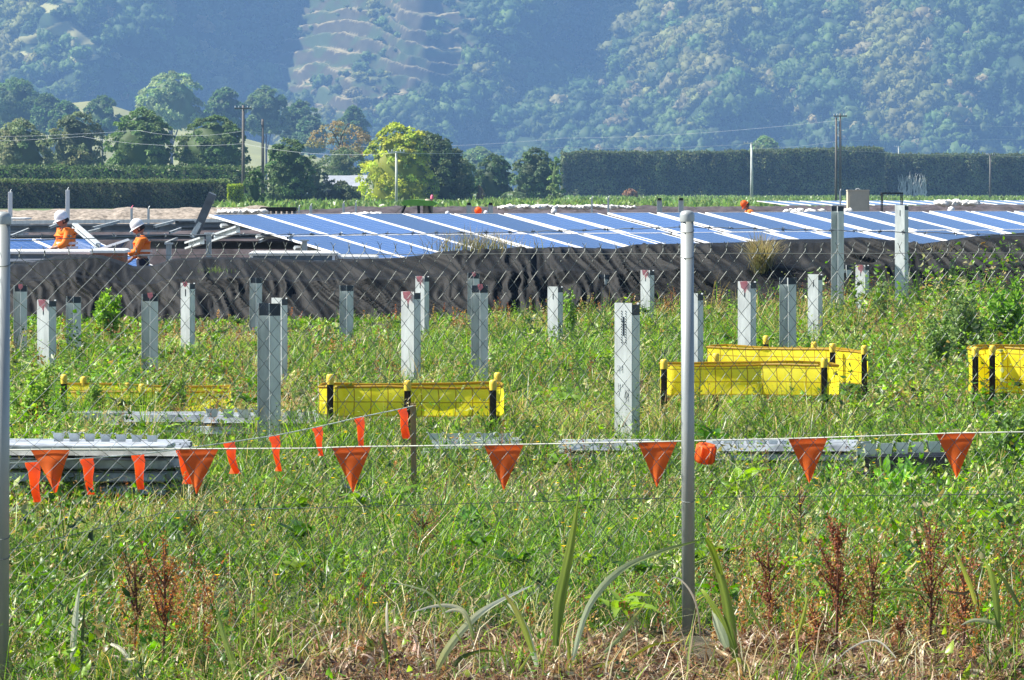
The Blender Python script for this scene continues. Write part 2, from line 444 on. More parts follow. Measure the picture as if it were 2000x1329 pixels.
# ------------------------------------------------------------------ generic trees and hedges
def crown_soup(c, w, h, n, leaf, colr, clumps=70, prof=None, rc=.17, hole=.0, seedcol=.25, core=.45, colr2=None, lit=None):
    """crown centred on axis through c (x, y, zlow): half-width w, height h"""
    colr = np.array(colr) * 1.75; colr2 = None if colr2 is None else np.array(colr2) * 1.75
    s = Soup(); prof = prof or [(0, .55), (.12, .86), (.35, 1), (.6, .93), (.8, .7), (.93, .4), (1, .05)]
    pt = np.array([p[0] for p in prof]); pr = np.array([p[1] for p in prof])
    t = rng.uniform(0.02, 1, clumps) ** .9; a = rng.uniform(0, 6.28, clumps)
    rr = np.interp(t, pt, pr) * w * rng.uniform(.72, 1.02, clumps)
    cl = np.stack([rr * np.cos(a), rr * np.sin(a), t * h], 1)
    cr = rc * w * rng.uniform(.65, 1.35, clumps)
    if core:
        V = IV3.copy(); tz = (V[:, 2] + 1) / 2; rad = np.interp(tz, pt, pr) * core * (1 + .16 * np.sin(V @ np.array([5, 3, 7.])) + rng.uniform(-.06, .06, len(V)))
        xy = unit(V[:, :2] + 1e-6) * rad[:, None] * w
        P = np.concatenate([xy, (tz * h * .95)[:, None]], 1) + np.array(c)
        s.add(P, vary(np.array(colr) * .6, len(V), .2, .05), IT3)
    k = rng.integers(0, clumps, n); d = rdir(n); d[:, 2] = np.abs(d[:, 2]) * .9 + d[:, 2] * .1
    out = unit(cl - np.array([0, 0, h * .35]))[k]
    d = unit(d + out * .7)
    b = cl[k] + d * cr[k][:, None] * rng.uniform(.75, 1.1, n)[:, None]
    ax = unit(np.cross(d, rdir(n)) + d * .35); si = unit(np.cross(ax, d))
    cc = vary(colr, clumps, seedcol, .1)[k] * rng.uniform(.75, 1.25, (n, 1))
    if colr2 is not None:
        m2 = (rng.uniform(0, 1, clumps) < .3)[k]; cc[m2] = vary(colr2, m2.sum(), .2, .1)
    L = leaf * rng.uniform(.7, 1.4, n)
    s.leaves(b + np.array(c), ax, si, L, L * .75, cc, .1)
    return s
def trunk_mb(base, h, r, lean=(0, 0), limbs=4, spread=1.5):
    mb = MB(); b = Vector(base)
    pts = [b + Vector((lean[0] * t, lean[1] * t, h * t)) for t in (0, .35, .7, 1)]
    mb.tube(pts, [r, r * .75, r * .55, r * .25], 7)
    for k in range(limbs):
        a = k * 2.3 + 0.6; p = b + Vector((lean[0] * .5, lean[1] * .5, h * (.45 + .1 * k)))
        e = p + Vector((math.cos(a) * spread, math.sin(a) * spread, h * .28))
        mb.tube([p, (p + e) / 2 + Vector((0, 0, .1 * h)), e], [r * .4, r * .28, r * .08], 5)
    return mb
def tree(name, label, cat, px, top, bot, wpx, Y, colr, n=3200, leaf=.42, clumps=80, prof=None, group=None, rc=.17, core=.45, colr2=None, sparse=False):
    x = XW(px, Y); zt = ZW(top, Y); zb = max(.3, ZW(bot, Y)); wd = wpx / 2 / FPX * Y
    root = empty(name, (x, Y, 0), label, cat, group)
    h = zt - zb
    tr = trunk_mb((0, 0, 0), zb + h * .72, max(.12, wd * .07), (rng.uniform(-.1, .1), 0), 6 if sparse else 4, wd * .55)
    tr.build('trunk', M['bark'], root, smooth=True)
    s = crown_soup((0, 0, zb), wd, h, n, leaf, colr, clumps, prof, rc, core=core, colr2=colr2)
    s.build('crown', M['tree_leaf'], root)
    return root
def hedge(name, label, x0, x1, Y, z1, depth, colr, n, leaf, wav=.15, z0=0, cat='hedge', topc=None, parent=None, group=None, top_fn=None, yaw=0):
    """clipped hedge: solid core, leafy skin of small leaves, ragged top"""
    s = Soup(); L = x1 - x0
    tf = top_fn or (lambda x: z1 + (fbm(x / 2.2 + 5, x * 0, 3, 17) - .5) * wav * 2)
    m = 60; xs = np.linspace(x0, x1, m)
    P = []
    for yy in (Y, Y, Y + depth, Y + depth):
        P.append(np.stack([xs, np.full(m, yy), np.zeros(m)], 1))
    P[0][:, 2] = z0; P[1][:, 2] = tf(xs) - min(.4, leaf); P[2][:, 2] = tf(xs) - min(.4, leaf); P[3][:, 2] = z0
    V = np.concatenate(P); V[:, 1] += np.where(V[:, 1] == Y, min(.9, leaf * 1.8), -min(.5, leaf)); V[:, 0] += np.where(V[:, 0] < (x0 + x1) / 2, 1, -1) * min(.4, leaf)
    q = []
    for r_ in range(3):
        i = np.arange(m - 1); q.append(np.stack([r_ * m + i, r_ * m + i + 1, (r_ + 1) * m + i + 1, (r_ + 1) * m + i], 1))
    q.append(np.array([[0, m, 2 * m, 3 * m], [m - 1, 2 * m - 1, 3 * m - 1, 4 * m - 1]]))
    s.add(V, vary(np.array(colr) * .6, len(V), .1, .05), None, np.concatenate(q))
    A = np.array([L * (z1 - z0), L * depth, depth * (z1 - z0), depth * (z1 - z0)]); A = A / A.sum()
    kind = rng.choice(4, n, p=A); x = rng.uniform(x0, x1, n); top = tf(x)
    z = z0 + (top - z0) * rng.uniform(0, 1, n); y = Y + rng.uniform(0, depth, n)
    nr = np.zeros((n, 3))
    f0 = kind == 0; y[f0] = Y + (fbm(x[f0] / (1 + 3 * leaf), z[f0] / (1.6 + 5 * leaf), 3, 33) - .5) * min(3.0, leaf * 5); nr[f0, 1] = -1
    f1 = kind == 1; z[f1] = top[f1] + rng.normal(0, leaf * .35, f1.sum()); nr[f1, 2] = 1
    f2 = kind == 2; x[f2] = x0; nr[f2, 0] = -1
    f3 = kind == 3; x[f3] = x1; nr[f3, 0] = 1
    d = unit(nr + rdir(n) * 1.15); ax = unit(np.cross(d, rdir(n))); si = unit(np.cross(ax, d))
    cv = fbm(x / (L / 26 if L > 40 else 1.5), z / 3, 3, 41)[:, None]
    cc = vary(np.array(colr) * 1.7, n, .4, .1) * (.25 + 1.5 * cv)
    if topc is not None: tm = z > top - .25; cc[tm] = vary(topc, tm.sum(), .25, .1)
    LL = leaf * rng.uniform(.7, 1.4, n)
    s.leaves(np.stack([x, y, z], 1), ax, si, LL, LL * .7, cc, .1)
    o = s.build(name, M['tree_leaf'], parent)
    if parent is None: tag(o, label, cat, group)
    return o

# ------------------------------------------------------------------ far background: pasture knoll, hedges, trees, house, poles
def build_pasture():
    xs = np.linspace(-550, 60, 170); ys = np.linspace(-1, 1, 40)
    prof_px = np.array([-1200, 0, 85, 190, 250, 300, 360, 450, 540, 640, 720, 800, 1400])
    prof_py = np.array([300, 270, 200, 194, 214, 232, 246, 262, 284, 312, 345, 371, 371])
    YC = 1900.
    X, S = np.meshgrid(xs, ys)
    px = 1000 + FPX * X / YC
    top = np.interp(px, prof_px, prof_py); H = np.clip(EYE - (top - HOR) / FPX * YC, 0, None)
    Z = H * (1 - np.abs(S) ** 1.6) + (fbm(X / 14, S * 9, 3, 2) - .5) * 1.8 * (H > 1) - .6
    Y = YC + S * 170
    c = np.array([.24, .25, .10]) * (.75 + .5 * fbm(X / 10, S * 14, 3, 5)[..., None])
    m, nn, b = nmat('pasture'); a = nn.nodes.new('ShaderNodeVertexColor'); a.layer_name = 'Col'
    nn.links.new(a.outputs[0], b.inputs['Base Color']); b.inputs['Roughness'].default_value = .95
    tag(grid_mesh('pasture_knoll', np.stack([X, Y, Z], -1), m, True, c), kind='structure')
build_pasture()

G1 = (.055, .095, .028); G2 = (.10, .15, .045); GD = (.030, .055, .022); OL = (.12, .125, .05)
# trees standing on and before the knoll (hazed)
knoll = [('bush_tree', 'broad dark tree at the far left edge below the hazy hill', 30, 165, 262, 120, 1330, G1, 'tree'),
         ('bush_tree', 'dark tree rising between the left edge and the pasture patch', 92, 190, 262, 60, 1290, G1, 'tree'),
         ('round_tree', 'large pale green round tree on the hill slope', 335, 150, 252, 132, 1280, (.14, .19, .075), 'tree'),
         ('bush_tree', 'olive bush crown beside the bare pasture patch', 200, 196, 262, 70, 1250, G1, 'tree'),
         ('bush_tree', 'dark bush at the foot of the pasture slope behind the flat topped trees', 128, 205, 268, 60, 1260, G1, 'tree'),
         ('bush_tree', 'broad dark tree between the pale round tree and the power poles', 440, 180, 262, 78, 1290, G1, 'tree'),
         ('bush_tree', 'hazy tree behind the twin timber poles', 520, 178, 262, 84, 1300, (.08, .12, .05), 'tree'),
         ('bush_tree', 'hazy tree in the dip right of the twin poles', 588, 205, 290, 80, 1310, G1, 'tree'),
         ('bush_tree', 'rounded bluish tree left of the olive gum tree', 605, 235, 300, 60, 1220, (.07, .11, .05), 'tree'),
         ('bush_tree', 'hazy tree above the gum tree', 690, 215, 300, 60, 1360, G1, 'tree'),
         ('bush_tree', 'small pale tree peeping above the right hedge', 1492, 274, 320, 56, 1200, (.12, .17, .06), 'tree'),
         ('bush_tree', 'pale tree left behind the shelter belt', 935, 296, 345, 70, 1150, (.12, .17, .07), 'tree')]
for i, (nm, lb, px, t, b, wp, Y, c, cat) in enumerate(knoll):
    tree(nm, lb, cat, px, t, b, wp, Y * 1.34, c, n=5200, leaf=1.15, clumps=100, core=.68, group='hazy trees at the foot of the hill' if nm == 'bush_tree' else None)
# three little white posts on the pasture
for i, (px, lb) in enumerate([(455, 'leftmost of three small white posts on the far pasture'), (492, 'middle of three small white posts on the far pasture'), (530, 'rightmost of three small white posts on the far pasture')]):
    mb = MB(); Yp = 1870; mb.box((0, 0, 1.0), (.7, .6, 3.4), 0, Matrix.Rotation(R(10), 3, 'Y'), bev=.08)
    mb.box((.2, 0, 2.5), (.7, .6, .2), 0)
    tag(mb.build('white_post', M['white'], None, (XW(px, Yp), Yp, ZW(246, Yp) - 1.6)), lb, 'post', 'white posts on the far pasture')

# mid trees behind the left hedge
Ym = 640
tree('broad_tree', 'grey green broadleaf tree at the far left edge', 'tree', 40, 246, 345, 125, Ym, (.10, .13, .06), 5600, .40, 100, core=.66, colr2=(.13, .14, .07))
tree('broad_tree', 'tall loose tree left of the two dome shaped trees', 'tree', 148, 228, 345, 112, Ym + 20, (.08, .105, .05), 5600, .40, 100, core=.66, colr2=(.12, .13, .06))
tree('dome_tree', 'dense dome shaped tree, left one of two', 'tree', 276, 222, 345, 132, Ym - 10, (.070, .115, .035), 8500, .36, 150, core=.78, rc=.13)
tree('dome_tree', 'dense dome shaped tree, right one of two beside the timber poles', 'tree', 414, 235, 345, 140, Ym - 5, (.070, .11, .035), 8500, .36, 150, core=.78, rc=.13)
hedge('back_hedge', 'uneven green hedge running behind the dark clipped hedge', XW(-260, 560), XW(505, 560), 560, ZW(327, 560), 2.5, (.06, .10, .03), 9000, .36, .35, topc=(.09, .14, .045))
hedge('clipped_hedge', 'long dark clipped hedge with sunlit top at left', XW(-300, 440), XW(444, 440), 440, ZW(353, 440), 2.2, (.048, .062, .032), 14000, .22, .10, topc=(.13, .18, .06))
hedge('lime_hedge', 'short bright lime green clipped hedge at the end of the dark hedge', XW(445, 436), XW(472, 436), 436, ZW(362, 436), 1.5, (.13, .17, .018), 2600, .16, .04)
tree('shrub', 'dark rounded shrub between the twin timber poles', 'shrub', 496, 335, 404, 44, 450, G1, 1500, .25, 40)
tree('bushy_tree', 'dark bushy tree right of the twin timber poles', 'tree', 562, 280, 404, 100, 520, (.055, .09, .03), 6500, .32, 120, core=.7, prof=[(0, .8), (.2, 1), (.5, .95), (.75, .8), (.92, .5), (1, .1)])
tree('bushy_tree', 'loose grey green bush filling the gap before the gum tree', 'tree', 612, 312, 404, 62, 600, (.085, .11, .05), 2400, .36, 60)
tree('gum_tree', 'thin olive brown gum tree with bare pale trunks', 'tree', 664, 250, 312, 118, 760, (.16, .13, .06), 1500, .42, 34, rc=.2, core=0, sparse=True)
tree('low_tree', 'low green tree growing below the gum tree', 'tree', 665, 298, 352, 110, 740, (.085, .115, .05), 2600, .42, 60)
tree('shrub', 'dark ground hugging shrub in front of the house', 'shrub', 660, 362, 404, 86, 520, (.05, .065, .03), 2400, .28, 60, prof=[(0, 1), (.4, 1), (.75, .75), (1, .2)])
tree('dome_tree', 'shaded part of the huge dome shaped tree behind the green roof buggy', 'tree', 828, 272, 402, 188, 560, (.050, .076, .030), 15000, .34, 260, core=.84, prof=[(0, .98), (.25, 1), (.5, .93), (.72, .74), (.88, .48), (1, .1)], rc=.12)
tree('dome_lit_side', 'sunlit left side of the huge dome tree, made as a yellow green crown', 'tree', 778, 253, 402, 148, 548, (.235, .27, .035), 11500, .32, 190, core=.74, prof=[(0, .98), (.3, 1), (.55, .9), (.76, .7), (.9, .48), (1, .1)], rc=.14, colr2=(.10, .14, .03))  # lit side of the dome tree put into a lighter leaf colour
tree('shrub', 'yellowish shrub right of the huge dome tree', 'shrub', 915, 325, 400, 46, 620, (.12, .15, .05), 1500, .3, 45)
tree('shrub', 'reddish brown narrow shrub on the field edge', 'shrub', 937, 366, 396, 17, 560, (.22, .15, .08), 500, .2, 20, core=.6)
tree('dark_tree', 'dark tree in the middle of the far row left of the tree fern', 'tree', 965, 308, 396, 74, 660, (.045, .075, .028), 4200, .36, 80, core=.72)
tree('dark_tree', 'round headed tree just left of the tall shelter belt', 'tree', 1043, 297, 395, 86, 650, (.06, .09, .04), 5200, .36, 100, core=.72)
tree('green_tree', 'narrow green tree against the end of the tall shelter belt', 'tree', 1085, 310, 392, 30, 640, (.11, .16, .05), 1500, .3, 40, prof=[(0, .9), (.3, 1), (.7, .9), (1, .3)])

def tree_fern():
    Y = 600; root = empty('tree_fern', (XW(1003, Y), Y, 0), 'small tree fern with drooping fronds in the far tree row', 'tree fern')
    mb = MB(); mb.tube([(0, 0, 0), (.05, 0, .8), (0, 0, 1.5)], [.18, .13, .12], 7); mb.build('trunk', M['bark'], root)
    for k in range(12):
        s = Soup(); a = k * 2.4; L = 1.9; t = np.linspace(.05, 1, 26)
        px_ = L * t * math.cos(a); py_ = L * t * math.sin(a); pz = 1.55 + 1.0 * t - 1.65 * t ** 2
        b = np.stack([px_, py_, pz], 1); b = np.concatenate([b, b])
        sgn = np.concatenate([np.ones(26), -np.ones(26)])[:, None]
        sd_ = np.array([-math.sin(a), math.cos(a), -.25]) * sgn
        sd_[:, 2] = -.25; tt = np.concatenate([t, t])
        s.leaves(b, unit(sd_ + np.array([math.cos(a), math.sin(a), 0]) * .4), np.tile([math.cos(a), math.sin(a), 0.], (52, 1)), .5 * np.sin(tt * 2.6 + .3) + .06, np.full(52, .13), vary((.11, .16, .07), 52))
        s.build('frond', M['tree_leaf'], root)
tree_fern()

def shelter_top(x):
    px = 1000 + FPX * x / 990
    return ZW(np.interp(px, [1090, 1098, 1130, 1400, 1450, 1700, 1722, 1727, 2000, 2300], [325, 302, 298, 299, 297, 290, 292, 303, 304, 302]), 990) + (fbm(x / 1.5, x * 0, 3, 3) - .5) * .5
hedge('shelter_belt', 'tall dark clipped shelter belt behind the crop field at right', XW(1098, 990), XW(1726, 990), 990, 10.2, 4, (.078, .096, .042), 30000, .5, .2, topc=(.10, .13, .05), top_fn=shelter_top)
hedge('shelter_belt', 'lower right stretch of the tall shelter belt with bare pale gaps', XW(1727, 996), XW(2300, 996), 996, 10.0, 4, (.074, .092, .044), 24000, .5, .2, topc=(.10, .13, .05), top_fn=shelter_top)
def bare_branches():
    mb = MB(); Y = 993
    for k in range(46):
        px = rng.uniform(1758, 1806); p = W(px, rng.uniform(385, 392), Y); x = 0
        pts = [p]
        for j in range(5): p = p + Vector((rng.uniform(-.5, .5), rng.uniform(-.1, .1), rng.uniform(.6, 1.5))); pts.append(p)
        mb.tube(pts, [.16, .13, .1, .08, .06, .03], 5)
    o = mb.build('bare_tree', M['concrete']); tag(o, 'bare bleached tree showing through the gap in the shelter belt', 'tree')
bare_branches()
tree('shrub', 'rusty red shrub low against the shelter belt', 'shrub', 1232, 372, 394, 26, 800, (.17, .10, .06), 600, .35, 24)

def house():
    Y = 640; x0, x1 = XW(630, Y), XW(712, Y); zr, ze = ZW(343, Y), ZW(364, Y); d = 7
    root = empty('house', ((x0 + x1) / 2, Y, 0), 'low house with a pale grey pitched roof among the trees', 'house')
    hw = (x1 - x0) / 2
    mb = MB(); mb.box((0, d / 2, ze / 2), (hw * 2 - .6, d - .6, ze)); mb.build('wall', plain('house_wall', (.42, .38, .33), .8), root)
    mb = MB(); mb.add([(-hw, -.3, ze), (hw * .25, -.3, ze), (hw * .25, d / 2, zr), (-hw, d / 2, zr), (-hw, d + .3, ze), (hw * .25, d + .3, ze)], [(0, 1, 2, 3), (3, 2, 5, 4)])
    mb.add([(hw * .25, -.3, ze + .02), (hw * 1.1, -1.5, ze - .1), (hw * 1.1, d / 2, zr + .1), (hw * .25, d / 2, zr + .02), (hw * 1.1, d + .5, ze - .1), (hw * .25, d + .3, ze + .02)], [(0, 1, 2, 3), (3, 2, 4, 5)])
    mb.build('roof', plain('roof_iron', (.30, .32, .35), .45, var=.12, scale=1.5), root)
    for xx in (-hw * .6, -.1):
        mb = MB(); mb.box((xx, .26, ze * .55), (1.4, .1, 1.1)); mb.build('window', M['black'], root)
house()

# ------------------------------------------------------------------ power poles and wires
def pole(label, px, top, Y, r, mat, arm=None, arms=1, ins=True, name='power_pole', armz=.6, group=None):
    x = XW(px, Y); h = ZW(top, Y)
    root = empty(name, (x, Y, 0), label, 'power pole', group)
    mb = MB(); mb.tube([(0, 0, 0), (.02, 0, h * .5), (0, 0, h)], [r, r * .85, r * .65], 10); mb.build('shaft', mat, root, smooth=True)
    if arm:
        for k in range(arms):
            z = h - armz * .25 - k * armz
            mb = MB(); mb.box((0, -r, z), (arm, .12, .14), bev=.01); ca = mb.build('crossarm', mat, root)
            for xx in (-.46, -.25, .25, .46):
                mb = MB(); mb.lathe([(0, 0), (.05, 0), (.06, .05), (.045, .09), (.06, .13), (.04, .18), (0, .2)], (xx * arm, -r, z + .07), 8)
                mb.build('insulator', M['rail'], ca, smooth=True)
    return Vector((x, Y, h))
pT1 = pole('left timber pole of the tall pair above the lime hedge', 475, 206, 470, .20, M['polewood'], 1.9, armz=1.4)
pT2 = pole('right timber pole of the tall pair above the lime hedge', 513, 233, 470, .19, M['polewood'])
pC1 = pole('short pale concrete pole in front of the huge dome tree', 774, 296, 430, .15, M['concrete'], 1.7, armz=.4)
pC2 = pole('pale concrete pole with a crossarm before the shelter belt', 1468, 279, 700, .26, M['concrete'], 2.6, armz=.4)
pT3 = pole('left slim pole of the tall dark pair at right', 1633, 230, 480, .16, M['polewood'], 0)
pT4 = pole('right slim pole of the tall dark pair at right', 1641, 222, 480, .16, M['polewood'], 1.5, armz=1.2)
pC3 = pole('slim grey pole near the right edge before the shelter belt', 1934, 302, 760, .22, M['polewood'], 1.6, armz=.5)
pC4 = pole('faint distant pole rising behind the shelter belt', 1755, 286, 1150, .2, M['concrete'], 2.2)
M['wire'] = plain('aluminium_wire', (.55, .57, .6), .4, .3)
def wire(label, pts, r=.016, sag=.6, group='overhead power lines'):
    r *= .6
    mb = MB()
    for a, b in zip(pts[:-1], pts[1:]):
        a = Vector(a); b = Vector(b)
        mb.tube([a.lerp(b, t) + Vector((0, 0, -sag * 4 * t * (1 - t))) for t in np.linspace(0, 1, 14)], r, 4)
    tag(mb.build('power_line', M['wire']), label, 'power line', group)
wire('upper overhead wire crossing the left trees', [W(-250, 268, 640), W(160, 267, 520), W(475, 281, 470), W(774, 299, 430)], .020)
wire('second overhead wire crossing the left dome trees', [W(-250, 262, 640), W(270, 255, 520), W(475, 256, 470), W(1000, 285, 640), W(1468, 281, 700)], .020)
wire('overhead wire climbing from the middle up to the dark pole pair', [W(700, 286, 700), W(1100, 270, 640), W(1641, 235, 480)], .018, .5)
wire('overhead wire from the concrete pole past the dark pole pair', [W(774, 299, 430), W(1100, 288, 680), W(1468, 281, 700), W(1934, 304, 760), W(2400, 306, 780)], .022, .4)
wire('overhead wire high on the right of the dark pole pair', [W(1641, 235, 480), W(1800, 243, 560), W(2300, 240, 760)], .016, .5)
wire('lowest overhead wire over the right hedge', [W(1468, 290, 700), W(1641, 275, 480), W(2300, 262, 700)], .014, .3)

# ------------------------------------------------------------------ crop strip, gravel bank, soil and shade banks
def crop():
    s = Soup(); N = 5200
    Y = rng.uniform(300, 960, N); px = rng.uniform(420, 2250, N); x = XW(px, Y)
    k = 5
    b = np.repeat(np.stack([x, Y, np.zeros(N)], 1), k, 0); n = len(b)
    b[:, :2] += rng.normal(0, .3, (n, 2)); b[:, 2] = rng.uniform(.1, .5, n)
    ax = unit(rdir(n) * .7 + np.array([0, 0, .8])); si = unit(np.cross(ax, rdir(n)))
    s.leaves(b, ax, si, rng.uniform(.35, .75, n), rng.uniform(.2, .45, n), vary((.17, .25, .07), n, .3, .12), .15)
    tag(s.build('crop', M['foliage']), 'strip of leafy green crop across the far field', 'crop', kind='stuff')
crop()
def bank(name, label, cat, prof, Y, depth, mat, rough=.1, kind=None, foot=-.3, base_w=1.6, bump=3.0):
    """long low heap: prof = [(px, py)] crest line seen at distance Y"""
    xs = np.arange(XW(prof[0][0], Y), XW(prof[-1][0], Y), .16)
    px = 1000 + FPX * xs / Y
    H = ZW(np.interp(px, [p[0] for p in prof], [p[1] for p in prof]), Y)
    ss = np.linspace(-1, 1, 34)
    X, S = np.meshgrid(xs, ss); Hh = np.repeat(H[None], len(ss), 0)
    pr = np.clip(1 - np.abs(S) ** 2.2, 0, 1)
    Z = foot + (Hh - foot) * pr + (fbm(X * bump, S * 7, 4, 11) - .5) * rough * 2 * pr
    Yy = Y + S * depth + (fbm(X * bump * .7, S * 5, 3, 12) - .5) * rough * 2
    o = grid_mesh(name, np.stack([X, Yy, Z], -1), mat, True)
    return tag(o, label, cat, kind=kind)
M['gravel'] = plain('gravel', (.24, .205, .17), .95, var=.7, scale=7, bump=1.0)
M['soil'] = plain('dark_soil_and_shade', (.06, .05, .055), .95, var=.6, scale=2.5, bump=.8)
M['sheet'] = plain('white_sheet', (.78, .76, .72), .6, var=.12, scale=3)
bank('gravel_bank', None, None, [(-200, 412), (50, 412), (250, 408), (420, 406), (500, 405), (560, 412), (620, 430)], 122, 3.5, M['gravel'], .10, 'structure')
bank('soil_shade_bank', None, None, [(470, 430), (560, 413), (700, 405), (900, 404), (1100, 408), (1300, 405), (1450, 404), (1650, 403), (1800, 402), (1870, 398), (1990, 401), (2300, 400)], 190, 3.2, M['soil'], .10, 'structure')
bank('soil_shade_bank', None, None, [(-260, 455), (20, 452), (300, 449), (560, 450), (680, 470), (760, 500)], 97, 1.8, M['soil'], .08, 'structure')  # dark bank added to stand in for the shade under the racking
bank('soil_shade_bank', None, None, [(900, 420), (990, 405), (1060, 401), (1240, 402), (1310, 405), (1400, 420)], 200, 2.6, M['soil'], .12, 'structure')

# ------------------------------------------------------------------ fabric covered bund
CREST = [(-300, 520), (0, 522), (60, 516), (110, 503), (150, 499), (200, 501), (235, 512), (262, 523), (300, 521), (340, 508), (400, 505), (500, 506), (620, 512), (700, 509), (780, 506), (830, 500), (880, 494), (960, 489), (1050, 487), (1100, 485), (1200, 489), (1240, 480), (1350, 478), (1450, 476), (1530, 470), (1600, 470), (1680, 466), (1760, 474), (1800, 479), (1850, 472), (1900, 464), (1950, 461), (2000, 457), (2300, 450)]
YB = 64.0
def bund_crest(x, y=YB): return ZW(np.interp(1000 + FPX * x / y, [p[0] for p in CREST], [p[1] for p in CREST]), y)
def build_bund():
    xs = np.arange(-10.5, 10.5, .028); t = np.concatenate([np.linspace(0, 1, 84), np.linspace(1.04, 2, 16)])
    X, T = np.meshgrid(xs, t)
    H = bund_crest(X) + .02
    # front profile: steep face with a mid step, rounded crest, back slope
    zf = np.interp(T, [0, .12, .45, .58, .66, .9, 1, 1.2, 2], [-.04, .06, .46, .64, .68, .95, 1, .93, -.35])
    yf = np.interp(T, [0, .12, .45, .58, .66, .9, 1, 1.2, 2], [-2.2, -1.95, -1.45, -1.28, -1.05, -.45, 0, .8, 2.6])
    Y = YB + yf; Z = zf * H
    side = np.clip(np.minimum(T / .1, (1.15 - T) / .12), 0, 1)
    u = X * 1.0 + Z * (.15 + 1.3 * fbm(X * .35, X * 0 + 2, 2, 58)) + .8 * fbm(X * .9, Z * 1.6, 3, 51)
    rid = 1 - np.abs(2 * fbm(u * 3.3, Z * .75 + X * .05, 3, 52) - 1) * 2.2
    rid2 = 1 - np.abs(2 * fbm(u * 7.5 + 9, Z * 1.4, 3, 55) - 1) * 2.2
    big = fbm(X * .9, Z * 1.2 + 4, 3, 53) - .5
    gate = np.clip((fbm(X * .55, Z * .9, 2, 57) - .34) * 4, .4, 1)
    disp = (.14 * big + .155 * np.clip(rid, 0, 1) ** 1.6 * gate + .07 * np.clip(rid2, 0, 1) ** 1.6 * gate + .02 * fbm(X * 14, Z * 12, 2, 54)) * side
    lip = .05 * np.clip(fbm(X * .6, X * 0 + 3, 2, 61) * 3 - 1, 0, 1) * np.exp(-((T - .62 - .05 * np.sin(X * .8) - .06 * (fbm(X * .7, X * 0, 2, 60) - .5)) / .025) ** 2) * (X < 3.5)
    disp = disp + lip
    Y = Y - disp * .85; Z = Z + disp * .3 * (T < .93)
    m, n, b = nmat('black_geotextile')
    tc = n.nodes.new('ShaderNodeTexCoord')
    no = N_(n, 'ShaderNodeTexNoise', Scale=1.6, Detail=8.0, Roughness=.65); n.links.new(tc.outputs['Object'], no.inputs['Vector'])
    r = ramp(n, no.outputs[0], [(.3, (.0046, .0054, .0060)), (.7, (.0105, .0120, .0132))])
    n.links.new(r.outputs[0], b.inputs['Base Color']); b.inputs['Roughness'].default_value = .7; b.inputs['Specular IOR Level'].default_value = .22
    no2 = N_(n, 'ShaderNodeTexNoise', Scale=60.0, Detail=3.0); n.links.new(tc.outputs['Object'], no2.inputs['Vector'])
    bp = N_(n, 'ShaderNodeBump', Strength=.4, Distance=.01); n.links.new(no2.outputs[0], bp.inputs['Height']); n.links.new(bp.outputs[0], b.inputs['Normal'])
    o = grid_mesh('ground_cloth', np.stack([X, Y, Z], -1), m, True)
    tag(o, 'creased black ground cloth draped over the long earth bank', 'ground cloth')
build_bund()

def tuft(label, px, top, bot, Y, n, spread, colr, tip, name='grass_tuft', cat='grass tuft', leanr=(.1, .8), wd=.006):
    b = np.array([[XW(px, Y), Y, ZW(bot, Y)]]) + rng.normal(0, 1, (n, 3)) * np.array([spread * .35, spread * .3, 0.01])
    h = (bot - top) / FPX * Y
    s = Soup(); s.blades(b, h * rng.uniform(.45, 1.05, n), np.full(n, wd) * rng.uniform(.7, 1.4, n), rng.uniform(0, 6.28, n), rng.uniform(*leanr, n) * 1.0, vary(colr, n, .35, .15), vary(tip, n, .3, .1))
    tag(s.build(name, M['foliage']), label, cat)
tuft('sparse dry grass tuft on the black cloth crest, left of the fence post', 935, 430, 500, 63.9, 330, .9, (.13, .14, .05), (.26, .21, .10), leanr=(.1, 1.2), wd=.009)
tuft('tall tan grass tuft growing through the black cloth right of the fence post', 1487, 440, 534, 62.75, 520, .17, (.15, .16, .06), (.36, .30, .15), leanr=(.02, .95), wd=.010)
tuft('small pale grass tuft in the dip of the black cloth at right', 1828, 466, 506, 63.4, 160, .4, (.20, .19, .09), (.33, .28, .16))
tuft('tiny bright green weed on the left of the black cloth', 424, 518, 532, 62.9, 60, .3, (.12, .2, .04), (.2, .28, .06))

